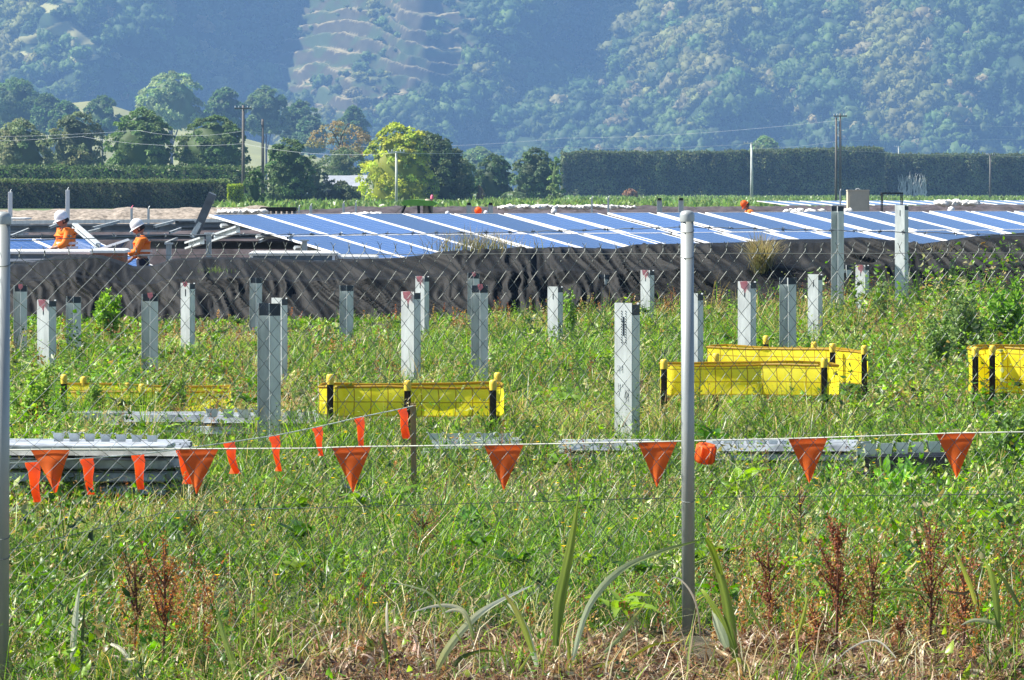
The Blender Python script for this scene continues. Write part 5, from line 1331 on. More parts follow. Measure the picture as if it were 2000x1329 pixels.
# ------------------------------------------------------------------ chain link fence
YF = 18.23
def fence():
    root = empty('chain_link_fence', (0, YF, 0), 'galvanised chain link fence with two pipe posts and a barbed top wire', 'fence')
    s = YF / FPX
    XC = XW(330, YF); XP = XW(2, 16.3)
    def fy(x): return -1.93 * min(1.6, max(0.0, (XC - x) / (XC - XP)))   # the fence line turns nearer at the left
    dx = 30.7 * s; rows = [490.0]; y = 490.0
    while y < 1262:
        y += 20.8 if y < 560 else (19.6 if y < 800 else 18.8); rows.append(y)
    zr = [ZW(v, YF) for v in rows]
    x0 = XW(-330, YF); n = int((XW(2330, YF) - x0) / dx)
    mb = MB(); r = .0014
    for i in range(n):
        cx = x0 + i * dx
        ypl = fy(cx)
        pts = []
        for j, z in enumerate(zr):
            side = (j + i) % 2
            # wire i zigzags between its own column and the next; knots hook round neighbours
            xx = cx + (dx * .5 if j % 2 else 0) ; xx += .0016 * math.sin(i * 7.1 + j * 3.3) + .012 * math.sin(z * 3 + cx * .8) * .4
            yy = .0035 * (1 if j % 2 else -1)
            pts.append(Vector((xx, yy + fy(xx), z)))
        # wire A: from knots on even rows going right; the partner column covers the other diagonals
        mb.tube(pts, r, 4, cap=False)
        pts2 = [Vector((p.x if j % 2 == 0 else p.x - dx, (p.y - fy(p.x)) * -1 + .001 + fy(p.x if j % 2 == 0 else p.x - dx), p.z)) for j, p in enumerate(pts)]
        mb.tube(pts2, r, 4, cap=False)
        # twisted barb on top
        t = pts[0]; zt2 = t.z
        mb.tube([t, t + Vector((.001, .003, .010)), t + Vector((-.001, -.003, .020))], .0024, 4)
        for sg in (-1, 1): mb.tube([t + Vector((0, 0, .018)), t + Vector((sg * rng.uniform(.006, .012), rng.uniform(-.006, .006), .018 + rng.uniform(.012, .022)))], .0013, 4)
    mb.build('wire_mesh', M['galv_wire'], root)
    def line(name, pts, rr, amp=.001):
        m_ = MB(); P = []
        for a, b in zip(pts[:-1], pts[1:]):
            for t in np.linspace(0, 1, 30)[:-1]: P.append(Vector(a).lerp(Vector(b), t) + Vector((0, 0, amp * math.sin(t * 40))))
        P.append(Vector(pts[-1])); m_.tube([Vector((p.x, p.y - YF + fy(p.x), p.z)) for p in P], rr, 5); return m_
    line('top_wire', [W(-330, 499, YF - .02), W(2330, 494, YF - .02)], .0015).build('top_wire', M['galv_wire'], root)
    line('mid_wire', [W(-330, 1020, YF - .02), W(30, 1006, YF - .02), W(700, 990, YF - .02), W(1340, 972, YF - .02), W(2330, 962, YF - .02)], .0014, .0005).build('middle_wire', M['darksteel'], root)
    m_ = line('b', [W(-330, 465, YF - .03), W(20, 462, YF - .03), W(480, 459, YF - .03), W(700, 458, YF - .03), W(1000, 454, YF - .03), W(1335, 444, YF - .03), W(1700, 452, YF - .03), W(2330, 470, YF - .03)], .0019, .0022)
    for px in np.arange(-300, 2320, 48):
        py = np.interp(px, [-330, 20, 480, 1000, 1335, 1700, 2330], [465, 462, 459, 454, 444, 452, 470]); p = W(px + rng.uniform(-6, 6), py, YF - .03) - Vector((0, YF, 0))
        for k in range(4): d = Vector(rdir(1)[0]); m_.tube([p - d * .012, p + d * .012], .0012, 4)
        m_.box(p, (.016, .006, .006))
    m_.build('barbed_wire', M['darksteel'], root)
    # posts
    for k, (px, tp, lean, wp, yp) in enumerate([(1341, 415, -.4, 25.5, YF), (5, 418, 0.35, 30, 16.3)]):
        rr = wp / 2 * yp / FPX; zt = ZW(tp, yp); x = XW(px + 3 if k == 0 else px, yp)
        pr = empty('post', (x, yp - YF - .045, 0)); pr.parent = root; pr.rotation_euler = (0, R(lean * .5), 0)
        mb = MB(); mb.tube([(0, 0, -.1), (0, 0, zt - .02)], rr, 28); mb.build('pipe', M['galv_pipe'], pr, smooth=True)
        mb = MB(); mb.lathe([(rr * 1.13, zt - .04), (rr * 1.13, zt - .012), (rr * 1.05, zt - .004), (rr * .85, zt + .004), (rr * .4, zt + .008), (0, zt + .009)], (0, 0, 0), 24); mb.build('cap', M['galv_pipe'], pr, smooth=True)
        for z in (ZW(500, YF), ZW(975, YF), ZW(1010 if k else 450, YF)):
            mb = MB(); mb.tube([(rr * 1.06 * math.cos(a), rr * 1.06 * math.sin(a), z + .01 * math.sin(a)) for a in np.linspace(0, 6.28, 18)], .0016, 4); mb.build('tie_wire', M['galv_wire'], pr)
fence()

# ------------------------------------------------------------------ ground vegetation
def field_points(n, y0=15.0, y1=61.6, k=1.0):
    u = rng.uniform(0, 1, n); e = 2 - k            # density per m2 ~ 1/Y^k  ->  count per dY ~ Y^(1-k)
    Y = (y0 ** e + u * (y1 ** e - y0 ** e)) ** (1 / e)
    x = rng.uniform(-1, 1, n) * (.12 * Y * 1.36 + .8)
    Y = np.where((np.abs(x - XW(1341, YF)) < .075) & (Y > 16.9) & (Y < YF), Y + 1.4, Y)
    bad = (Y < 16.7) & (np.abs(x + 1.95) < .11); Y = np.where(bad, Y + 2, Y)      # nothing grows right before the left post
    return x, Y
def pxy(x, Y): return 1000 + FPX * x / Y, HOR + FPX * EYE / Y
GREENS = np.array([[.062, .165, .010], [.115, .25, .014], [.026, .072, .008], [.20, .33, .034], [.05, .10, .024]])
def mixcol(n, pal, w_=None):
    k = rng.choice(len(pal), n, p=w_); return np.clip(pal[k] * (1 + rng.uniform(-.25, .25, (n, 1))) * (1 + rng.uniform(-.1, .1, (n, 3))), .003, 1)
def lush(x, Y):
    """extra height of the growth: rank round the barriers and stacks, lower in the middle"""
    return -.22 * np.exp(-((Y - 24.6) / 1.0) ** 4) * (x < XW(370, 25)) + .06 * np.exp(-((Y - 30.6) / 2.2) ** 2) + .17 * np.exp(-((Y - 31.6) / 1.7) ** 2) * (x > -1.6) + (-.14 + .42 * np.clip((1000 + FPX * x / Y - 620) / 900, 0, 1.2)) * np.clip((Y - 46) / 12, 0, 1) + .15 * np.exp(-((Y - 34.0) / 1.1) ** 2) * (x < -1.9) + .09 * np.exp(-((Y - 21.5) / 2.4) ** 2) + .05 * np.clip((Y - 35) / 4, 0, 1) * np.clip((56 - Y) / 6, 0, 1)
def in_litter(x, Y, px, k=560):
    return (Y < 18.0 + 1.3 * (fbm(x * 1.3, Y * 1.3, 3, 15) - .45)) & (px > k + 420 * (fbm(x * 2, Y * 2, 2, 5) - .5))
def build_field():
    # --- grass: short bent blades in tussocks
    s = Soup(); N = 14500
    x, Y = field_points(N, k=1.25); px, py = pxy(x, Y)
    den = fbm(x * .9, Y * .9, 3, 71); keep = rng.uniform(0, 1, N) < np.clip(.2 + den * 1.4, 0, 1)
    keep &= ~(in_litter(x, Y, px) & (rng.uniform(0, 1, N) < .84))
    x, Y, px = x[keep], Y[keep], px[keep]; N = len(x); per = 20; n = N * per
    bx = np.repeat(x, per) + rng.normal(0, .04, n); bY = np.repeat(Y, per) + rng.normal(0, .05, n)
    hh = np.repeat(np.maximum(.06, .10 + .26 * fbm(x * 1.3, Y * 1.1, 3, 73) ** 1.3 + lush(x, Y)) * rng.uniform(.5, 1.45, N), per) * rng.uniform(.45, 1.25, n)
    red = np.repeat(fbm(x * .45 + 7, Y * .3, 3, 77), per)
    tuss = np.repeat(rng.uniform(.55, 1.4, N) * (.62 + .8 * fbm(x * .55 + 20, Y * .33, 3, 101)), per)[:, None]
    c = mixcol(n, GREENS) * tuss
    dry = rng.uniform(0, 1, n) < np.clip((red - .45) * 2.6, .08, .7)
    c[dry] = mixcol(dry.sum(), np.array([[.36, .30, .12], [.27, .22, .07], [.44, .38, .20]]))
    wd = rng.uniform(.003, .0075, n) * (1 + np.clip((bY - 22) / 45, 0, 1.1))
    s.blades(np.stack([bx, bY, np.asarray(ground_z(bx, bY)) - .01], 1), hh, wd, rng.uniform(0, 6.28, n), rng.uniform(.15, 1.9, n), c, np.clip(c * np.array([1.45, 1.35, 1.15]), 0, .8))
    tag(s.build('grass', M['foliage']), 'rank mixed grass covering the ground inside the fence', 'grass', kind='stuff')
    # --- broad leaved weeds
    s = Soup(); N = 12800
    x, Y = field_points(N, k=1.25); px, py = pxy(x, Y)
    den = fbm(x * .9 + 40, Y * .8, 3, 81); side = np.clip((np.abs(px - 950) - 550) / 450, 0, 1)
    keep = rng.uniform(0, 1, N) < np.clip(-.45 + den * 1.7 + side * .6, .08, 1)
    keep &= ~(in_litter(x, Y, px, 600) & (rng.uniform(0, 1, N) < .9))
    x, Y, side, px = x[keep], Y[keep], side[keep], px[keep]; N = len(x); per = 18; n = N * per
    ph = np.maximum(.05, .05 + .24 * fbm(x * 1.6, Y * 1.4, 2, 83) ** 1.3 + lush(x, Y)) * (1 + side * .7) * rng.uniform(.5, 1.5, N)
    sp = rng.normal(0, 1, (n, 2)) * .042; hz = rng.uniform(.05, 1, n) ** .8
    b = np.stack([np.repeat(x, per) + sp[:, 0], np.repeat(Y, per) + sp[:, 1], np.repeat(ph, per) * hz], 1)
    az = rng.uniform(0, 6.28, n); up = rng.uniform(-.5, 1.1, n)
    ax = unit(np.stack([np.cos(az), np.sin(az), up], 1)); si = unit(np.cross(ax, np.array([0, 0, 1.]) + rdir(n) * .6))
    L = rng.uniform(.012, .040, n) * np.repeat(rng.uniform(.6, 1.5, N), per) * (1 + np.clip((b[:, 1] - 24) / 45, 0, .9)) * (1 + .25 * np.repeat(side, per))
    pal = np.array([[.08, .18, .016], [.15, .29, .024], [.036, .085, .012], [.25, .37, .05], [.06, .10, .03], [.38, .38, .18], [.26, .20, .07]])
    c = mixcol(N, pal, [.24, .25, .17, .16, .08, .05, .05]); c = np.repeat(c * (.55 + .95 * fbm(x * .55 + 20, Y * .33, 3, 101))[:, None], per, 0) * rng.uniform(.6, 1.45, (n, 1))
    nr_ = b[:, 1] < 29; W_ = L * rng.uniform(.3, .7, n)
    s.ovate(b[nr_], ax[nr_], si[nr_], L[nr_], W_[nr_], c[nr_]); s.leaves(b[~nr_], ax[~nr_], si[~nr_], L[~nr_], W_[~nr_] * 1.1, c[~nr_])
    tag(s.build('broadleaf_weeds', M['foliage']), 'low broad leaved weeds scattered through the grass', 'weeds', kind='stuff')
    # --- coarse rosettes of large leaves, in patches
    s = Soup(); N = 620; x, Y = field_points(N, y0=17.2, y1=58, k=1.2); px, py = pxy(x, Y)
    keep = (fbm(x * .7 + 60, Y * .5, 2, 111) > .47) & ~in_litter(x, Y, px, 600) & ~((np.abs(Y - 24.6) < 1.3) & (px < 400)); x, Y = x[keep], Y[keep]; N = len(x); per = 14; n = N * per
    b = np.stack([np.repeat(x, per) + rng.normal(0, .03, n), np.repeat(Y, per) + rng.normal(0, .03, n), np.repeat(rng.uniform(.02, .14, N) + np.clip(lush(x, Y), 0, 1), per)], 1)
    a = rng.uniform(0, 6.28, n); ax = unit(np.stack([np.cos(a), np.sin(a), rng.uniform(.1, 1.6, n)], 1)); si = unit(np.stack([-np.sin(a), np.cos(a), rng.normal(0, .3, n)], 1))
    L = rng.uniform(.07, .15, n) * np.repeat(rng.uniform(.7, 1.2, N), per); c = np.repeat(mixcol(N, np.array([[.05, .12, .016], [.10, .21, .02], [.17, .28, .035], [.045, .09, .02]])), per, 0) * rng.uniform(.7, 1.3, (n, 1))
    s.ovate(b, ax, si, L, L * rng.uniform(.28, .5, n), c, .22, .45); tag(s.build('coarse_leaf_rosettes', M['foliage']), 'coarse broad leaf rosettes in dark and light patches', 'weeds', kind='stuff')
    # --- taller upright weeds: a stem with small leaves all the way up
    s = Soup(); N = 3600
    x, Y = field_points(N, y0=18, k=1.15); px, py = pxy(x, Y); den = fbm(x * .8 + 3, Y * .6, 3, 87)
    keep = (rng.uniform(0, 1, N) < np.clip(-.2 + den * 1.5, .05, 1)) & ~in_litter(x, Y, px); x, Y = x[keep], Y[keep]; N = len(x)
    h = np.maximum(.1, rng.uniform(.14, .36, N) + lush(x, Y) * 1.3); base = np.stack([x, Y, np.zeros(N)], 1); az = rng.uniform(0, 6.28, N); le = rng.uniform(0, .35, N)
    s.blades(base, h, np.full(N, .004), az, le, vary((.20, .26, .08), N), vary((.34, .36, .12), N))
    per = 26; n = N * per; t = rng.uniform(.15, 1, n); dd = np.stack([np.cos(az), np.sin(az)], 1)
    b = np.repeat(base, per, 0); b[:, 2] += np.repeat(h, per) * t; b[:, :2] += (dd * (le * h)[:, None]).repeat(per, 0) * (t ** 1.8)[:, None] + rng.normal(0, .006, (n, 2))
    a2 = rng.uniform(0, 6.28, n); ax = unit(np.stack([np.cos(a2), np.sin(a2), rng.uniform(.1, 1.2, n)], 1)); si = unit(np.cross(ax, rdir(n)))
    L = rng.uniform(.018, .045, n) * (1.25 - .7 * t) * (1 + np.clip((b[:, 1] - 28) / 60, 0, .6))
    c = np.repeat(mixcol(N, np.array([[.16, .25, .03], [.26, .34, .06], [.10, .17, .04], [.34, .34, .12]])), per, 0) * rng.uniform(.7, 1.35, (n, 1))
    s.leaves(b, ax, si, L, L * .38, c); tag(s.build('upright_weeds', M['foliage']), 'upright leafy weed stems standing above the grass', 'weeds', kind='stuff')
    # --- brown seed heads and dry stalks
    s = Soup(); N = 4600
    x, Y = field_points(N, y0=17, k=1.1); px, py = pxy(x, Y); den = fbm(x * .45 + 7, Y * .3, 3, 77)
    keep = rng.uniform(0, 1, N) < np.clip((den - .44) * 4.5 + np.clip((Y - 36) / 22, 0, 1) * .55, .06, 1); x, Y = x[keep], Y[keep]
    n2 = 330; Y2 = rng.uniform(16.9, 20.5, n2); x2 = (rng.uniform(1380, 2100, n2) - 1000) / FPX * Y2; n3 = 70; Y3 = rng.uniform(16.6, 19, n3); x3 = (rng.uniform(230, 420, n3) - 1000) / FPX * Y3
    x = np.concatenate([x, x2, x3]); Y = np.concatenate([Y, Y2, Y3]); N = len(x)
    h = np.maximum(.1, rng.uniform(.14, .36, N) + lush(x, Y) * .9)
    base = np.stack([x, Y, np.zeros(N)], 1); az = rng.uniform(0, 6.28, N); le = rng.uniform(0, .4, N)
    s.blades(base, h, np.full(N, .004), az, le, vary((.26, .15, .06), N), vary((.30, .15, .06), N))
    per = 30; n = N * per; t = rng.uniform(.4, 1.0, n); b = np.repeat(base, per, 0); b[:, 2] += np.repeat(h, per) * t
    dd = np.stack([np.cos(az), np.sin(az)], 1)
    b[:, :2] += rng.normal(0, .012, (n, 2)) * (1.4 - t)[:, None] + (dd * (le * h)[:, None]).repeat(per, 0) * (t ** 1.8)[:, None]
    ax = unit(rdir(n) + np.array([0, 0, .6])); si = unit(np.cross(ax, rdir(n))); L = rng.uniform(.007, .018, n) * (1 + np.clip((b[:, 1] - 30) / 50, 0, .6))
    pal = np.array([[.28, .10, .04], [.38, .18, .06], [.48, .32, .12], [.20, .08, .04]])
    s.leaves(b, ax, si, L, L * .6, np.repeat(mixcol(N, pal), per, 0) * rng.uniform(.7, 1.3, (n, 1)))
    tag(s.build('seed_heads', M['foliage']), 'thin rusty brown seed heads rising above the weeds', 'seed heads', kind='stuff')
    # --- pale bent dead stems over the whole field
    s = Soup(); n = 8000; x, Y = field_points(n, k=1.3)
    s.blades(np.stack([x, Y, rng.uniform(0, .1, n)], 1), np.maximum(.08, rng.uniform(.10, .30, n) + lush(x, Y) * .8), rng.uniform(.0025, .0055, n), rng.uniform(0, 6.28, n), rng.uniform(.5, 2.3, n), mixcol(n, np.array([[.46, .42, .24], [.60, .56, .38], [.38, .28, .13]])))
    tag(s.build('dead_stems', M['foliage']), 'pale bent dead stems tangled through the green growth', 'dead stems', kind='stuff')
    # --- tall dry stalks along the fence foot
    s = Soup(); N = 1100; x, Y = field_points(N, y0=15.9, y1=18.6, k=1.0); px, py = pxy(x, Y); keep = rng.uniform(0, 1, N) < np.clip((px - 350) / 900, .1, 1) * fbm(x * 2.2, Y * 2, 2, 99) * 1.7; x, Y = x[keep], Y[keep]; N = len(x)
    h = rng.uniform(.10, .42, N) ** 1.15; base = np.stack([x, Y, np.zeros(N)], 1)
    s.blades(base, h, rng.uniform(.003, .008, N), rng.uniform(0, 6.28, N), rng.uniform(.05, 1.1, N), mixcol(N, np.array([[.50, .42, .24], [.28, .18, .09], [.16, .26, .04], [.24, .32, .06], [.62, .56, .38]])))
    tag(s.build('dry_stalks', M['foliage']), 'tall dry stalks and blades standing in the litter at the fence foot', 'dry stalks', kind='stuff')
    # --- small yellow flowers
    s = Soup(); N = 290; x, Y = field_points(N, y0=17.5, y1=30, k=1.4); k = fbm(x * 1.5, Y * 1.2, 2, 91) > .45; x, Y = x[k], Y[k]; N = len(x); per = 9; n = N * per
    b = np.stack([np.repeat(x, per), np.repeat(Y, per), np.repeat(rng.uniform(.18, .34, N), per)], 1); a = np.tile(np.arange(per) * 6.283 / per, N)
    ax = unit(np.stack([np.cos(a), np.sin(a), np.full(n, .35)], 1)); si = unit(np.stack([-np.sin(a), np.cos(a), np.zeros(n)], 1))
    s.leaves(b, ax, si, np.full(n, .015), np.full(n, .009), vary((.85, .60, .02), n, .1, .05))
    s.blades(b[::per] * np.array([1, 1, 0]), b[::per, 2], np.full(N, .003), np.zeros(N), np.zeros(N) + .02, vary((.12, .2, .04), N))
    tag(s.build('yellow_flowers', M['foliage']), 'small yellow flowers dotted through the near weeds', 'flowers', kind='stuff')
    # --- dead litter along the fence foot: curled leaves and broken stems in loose heaps
    s = Soup(); n = 98000
    x, Y = field_points(n, y0=14.6, y1=19.6, k=1.0); px, py = pxy(x, Y)
    keep = in_litter(x, Y, px, 500) | (rng.uniform(0, 1, n) < .035); x, Y = x[keep], Y[keep]; n = len(x)
    heap = fbm(x * 3.2, Y * 3.2, 3, 66); z = rng.uniform(0, 1, n) * (.02 + .16 * np.clip(heap - .35, 0, 1)); tone = (.2 + 1.35 * fbm(x * 7, Y * 7, 2, 67))[:, None]
    pal = np.array([[.28, .17, .09], [.44, .31, .18], [.15, .085, .05], [.68, .56, .40], [.18, .20, .05], [.06, .035, .022], [.33, .16, .08]]); pw = [.22, .18, .2, .10, .09, .15, .06]
    h1 = n // 2
    s.blades(np.stack([x, Y, z], 1)[:h1], rng.uniform(.025, .12, h1), rng.uniform(.003, .010, h1), rng.uniform(0, 6.28, h1), rng.uniform(.4, 2.8, h1), np.clip(mixcol(h1, pal, pw) * tone[:h1], 0, .8))
    m2 = n - h1; ax = unit(rdir(m2) * np.array([1, 1, .6])); si = unit(np.cross(ax, rdir(m2))); L = rng.uniform(.02, .075, m2)
    s.ovate(np.stack([x, Y, z + .01], 1)[h1:], ax, si, L, L * rng.uniform(.12, .45, m2), np.clip(mixcol(m2, pal, pw) * tone[h1:], 0, .8), .5, .5)
    tag(s.build('dead_leaf_litter', M['foliage']), 'tan dead grass and leaf litter along the foot of the fence', 'leaf litter', kind='stuff')
build_field()

# ------------------------------------------------------------------ single plants
def leafy_weed(label, px, top, base_y, wpx, colr, n=500, leaf=.05, cat='weed', name='leafy_weed', colr2=None, group=None):
    Y = EYE * FPX / (base_y - HOR); h = ZW(top, Y); wd = wpx / 2 / FPX * Y
    root = empty(name, (XW(px, Y), Y, 0), label, cat, group)
    mb = MB(); ns = 9
    tips = []
    for k in range(ns):
        a = k * 2.4; e = Vector((math.cos(a) * wd * rng.uniform(.1, .7), math.sin(a) * wd * .5, h * rng.uniform(.55, 1.0) if k else h)); tips.append(e)
        mb.tube([(0, 0, 0), e * .5 + Vector((0, 0, .05 * h)), e], [.006, .004, .002], 5)
    mb.build('stem', plain('green_stem', (.10, .15, .04), .6), root)
    n = int(n * 1.5); s = Soup(); k = rng.integers(0, ns, n); t = rng.uniform(.15, 1.0, n); T = np.array([list(e) for e in tips])[k]
    b = T * t[:, None] + rng.normal(0, 1, (n, 3)) * np.array([wd * .22, wd * .2, h * .04]) * (1.15 - t)[:, None]
    b[:, 2] = np.clip(b[:, 2], .01, None)
    ax = unit(rdir(n) + np.array([0, -.2, .35])); si = unit(np.cross(ax, rdir(n))); L = leaf * rng.uniform(.6, 1.4, n) * (1.2 - .5 * t)
    c = vary(colr, n, .3, .1)
    if colr2 is not None: m_ = rng.uniform(0, 1, n) < .3; c[m_] = vary(colr2, m_.sum(), .2, .1)
    s.ovate(b, ax, si, L, L * .45, np.clip(c * 1.35, 0, .7), .15); s.build('leaf', M['foliage'], root)
leafy_weed('tall bright green weed before the black cloth at left', 205, 565, 668, 100, (.16, .27, .04), 900, .085)
leafy_weed('bright leafy spike before the cloth right of the pale pile', 1112, 560, 672, 44, (.16, .26, .05), 420, .06)
leafy_weed('large glossy green bush at the right edge', 1965, 548, 700, 130, (.10, .20, .03), 1500, .09, 'bush', 'bush', colr2=(.2, .32, .06))
leafy_weed('loose grey green weed clump left of the right edge bush', 1880, 560, 720, 120, (.12, .18, .06), 1100, .065, 'bush', 'bush')
leafy_weed('low green weed under the right edge barrier', 1930, 700, 830, 150, (.11, .18, .05), 1000, .055, 'bush', 'bush')
leafy_weed('green leafy bush behind the left fence post', 62, 715, 855, 110, (.15, .24, .045), 1300, .055, 'bush', 'bush', colr2=(.24, .34, .08))
leafy_weed('broad leafy weed clump between the barriers at far right', 1830, 610, 735, 100, (.12, .19, .05), 1000, .06, 'bush', 'bush')
leafy_weed('tall leafy weeds at the right edge above the cut off barrier', 1940, 600, 700, 120, (.14, .22, .05), 1200, .07, 'bush', 'bush')
leafy_weed('leafy bush at the right edge beside the last flag', 1960, 800, 930, 130, (.12, .20, .05), 1500, .045, 'bush', 'bush')
leafy_weed('thistle like weed clump by the low left barrier', 330, 735, 830, 120, (.12, .18, .05), 900, .05)
leafy_weed('upright pale weed left of the very tall right pile', 1720, 545, 660, 50, (.15, .22, .08), 500, .06)
leafy_weed('upright green weed at the cloth foot far right', 1855, 505, 640, 40, (.15, .22, .08), 450, .06)
def dock(label, px, top, base_y, wpx, n=900, colr=(.21, .075, .035), group='dock plants with rusty seed spikes'):
    Y = EYE * FPX / (base_y - HOR); h = ZW(top, Y); wd = wpx / 2 / FPX * Y
    root = empty('dock_plant', (XW(px, Y), Y, 0), label, 'dock plant', group)
    mb = MB(); mb.tube([(0, 0, 0), (.01, 0, h * .5), (.0, 0, h * .93)], [.007, .005, .002], 6); br = []
    for k in range(14):
        a = k * 2.4 + rng.uniform(-.4, .4); z0 = h * rng.uniform(.22, .8); e = Vector((math.cos(a) * wd * rng.uniform(.4, 1), math.sin(a) * wd * .6, z0 + h * rng.uniform(.15, .32)))
        s0 = Vector((.005, 0, z0)); br.append((s0, e)); mb.tube([s0, s0.lerp(e, .5) + Vector((0, 0, -.01)), e], [.004, .003, .0015], 5)
    mb.build('stem', plain('dock_stem', (.14, .06, .035), .7), root); br.append((Vector((0, 0, h * .55)), Vector((0, 0, h))))
    n = int(n * .7); s = Soup(); k = rng.integers(0, len(br), n); A = np.array([list(b[0]) for b in br])[k]; B = np.array([list(b[1]) for b in br])[k]; t = rng.uniform(.1, 1, n)[:, None]
    b = A * (1 - t) + B * t + rng.normal(0, .0085, (n, 3)); ax = unit(rdir(n)); si = unit(np.cross(ax, rdir(n))); L = rng.uniform(.006, .014, n)
    s.leaves(b, ax, si, L, L * .8, vary(np.array(colr) * np.array([1.35, 1.5, 1.4]), n, .6, .2)); s.build('seed_spike', M['tree_leaf'], root)
dock('tall dark red dock with thick spikes in the lower right', 1632, 1012, 1292, 80, 2200, (.20, .075, .04))
dock('dock with spread branches left of the thick spiked one', 1500, 1070, 1258, 95, 1100, (.17, .06, .035))
dock('dock leaning near the lower right corner', 1815, 1010, 1290, 90, 1100, (.24, .11, .05))
dock('forked dock with rusty spikes in the lower left', 318, 1030, 1318, 105, 1500, (.27, .11, .045))
dock('small rusty dock just below the front flag line at left', 372, 1000, 1120, 44, 500, (.24, .13, .06))
dock('orange brown dock cluster left of the tall flax blade', 825, 1000, 1130, 90, 900, (.28, .15, .06))
dock('low dark dock between the two lower right docks', 1755, 1200, 1300, 40, 350, (.16, .06, .035))
for px_, tp_, bs_, w_, lb_ in [(1590, 1180, 1300, 60, 'short rusty dock left of the thick spiked dock'), (1700, 1060, 1255, 66, 'pale rusty dock right of the thick spiked dock'), (1880, 1080, 1300, 80, 'rusty dock beside the ragged flax in the lower right corner'), (262, 1080, 1300, 60, 'small rusty dock left of the forked dock')]:
    dock(lb_, px_, tp_, bs_, w_, 700, (.24 + .05 * math.sin(px_), .11, .05))
dock('slender dock below the second last flag', 1560, 940, 1080, 60, 500, (.26, .15, .07))

def strap(root, pts, wmax, colr, Y0, tip=None, fold=.25, dead=False):
    """long strap leaf through world points with a V fold"""
    P = [Vector(p) for p in pts]; C = []
    m = 16; Q = []
    for i in range(m + 1):
        u = i / m * (len(P) - 1); k = min(int(u), len(P) - 2); f = u - k
        p0 = P[max(k - 1, 0)]; p1 = P[k]; p2 = P[k + 1]; p3 = P[min(k + 2, len(P) - 1)]
        Q.append(.5 * ((2 * p1) + (-p0 + p2) * f + (2 * p0 - 5 * p1 + 4 * p2 - p3) * f * f + (-p0 + 3 * p1 - 3 * p2 + p3) * f ** 3))
    V = []; F = []; cl = []; nc = 9; tone = rng.uniform(.78, 1.22, nc); tone[nc // 2] = 1.3
    blot = rng.uniform(0, 6, 3)
    for i, p in enumerate(Q):
        t = i / m; tg = (Q[min(i + 1, m)] - Q[max(i - 1, 0)]).normalized(); sd_ = tg.cross(Vector((0.15, 1, .1))).normalized(); nn = sd_.cross(tg).normalized()
        ww = wmax / 2 * (min(1, .55 + t * 1.6) if t < .35 else 1) * (1 - max(0, (t - .35) / .65) ** 1.8) + .0006
        ww *= 1 + .05 * math.sin(t * 17 + blot[0])
        c = np.array(colr) * (1 - t) + np.array(tip if tip is not None else colr) * t
        for k in range(nc):
            u = k / (nc - 1) * 2 - 1
            V.append(p + sd_ * ww * u + nn * ww * fold * abs(u)); cl.append(np.clip(c * tone[k] * (1 + .12 * math.sin(t * 23 + k * 1.7 + blot[1])), 0, .9))
        if i:
            a = nc * i; F += [(a - nc + k, a - nc + k + 1, a + k + 1, a + k) for k in range(nc - 1)]
    s = Soup(); s.add(np.array([list(v) for v in V]) - np.array(root.location)[None], np.array(cl), None, np.array(F)); s.build('leaf', M['foliage'], root, smooth=True)
def flax(label, px, Y, leaves, cat='flax plant'):
    root = empty('flax_plant', (XW(px, Y), Y, 0), label, cat)
    for (pts, w_, c, tp) in leaves:
        strap(root, [W(a, b, Y + i * .02) for i, (a, b) in enumerate(pts)], .85 * w_ / FPX * Y, c, Y, tp)
FG = (.11, .17, .025); FL = (.30, .38, .06); FP = (.62, .66, .44); FYL = (.38, .38, .05); FB = (.05, .06, .025); FDR = (.80, .74, .58)
flax('broad flax with one tall upright blade and a long arching one in the middle', 1120, 16.3, [
  ([(1086, 1262), (1092, 1180), (1112, 1080), (1131, 968)], 26, FG, FL),
  ([(1118, 1290), (1150, 1185), (1210, 1115), (1290, 1078), (1379, 1052)], 15, (.60, .66, .42), FG),  # pale base colour paints a highlight on the arching blade
  ([(1379, 1052), (1392, 1075), (1408, 1120), (1424, 1175)], 13, FG, FL),
  ([(1040, 1275), (1022, 1225), (1003, 1185), (975, 1148)], 14, FL, (.3, .26, .08)),
  ([(1048, 1300), (1030, 1240), (1010, 1200), (990, 1178)], 15, FP, FP),
  ([(1180, 1275), (1215, 1240), (1240, 1205), (1262, 1178)], 9, (.34, .40, .20), FYL),
  ([(1004, 1329), (1022, 1300), (1040, 1272)], 7, FYL, FL), ([(1100, 1340), (1150, 1310), (1200, 1288)], 8, FYL, FYL),
  ([(1228, 1290), (1270, 1262), (1330, 1252)], 6, FYL, FYL), ([(1110, 1340), (1112, 1290), (1108, 1240)], 10, FYL, FG)])
flax('flax fan with pale bent tips left of the tall blade', 880, 16.3, [
  ([(838, 1345), (870, 1275), (918, 1215), (965, 1180), (1040, 1143)], 17, (.42, .44, .08), (.85, .86, .70)),
  ([(925, 1250), (912, 1205), (890, 1186), (850, 1184), (805, 1196)], 10, FG, FDR),
  ([(925, 1240), (908, 1200), (885, 1192), (862, 1200)], 9, FG, FDR), ([(905, 1262), (850, 1170), (800, 1145), (750, 1138)], 4, FL, FP),
  ([(880, 1330), (895, 1290), (940, 1272), (980, 1275)], 9, FB, FG)])
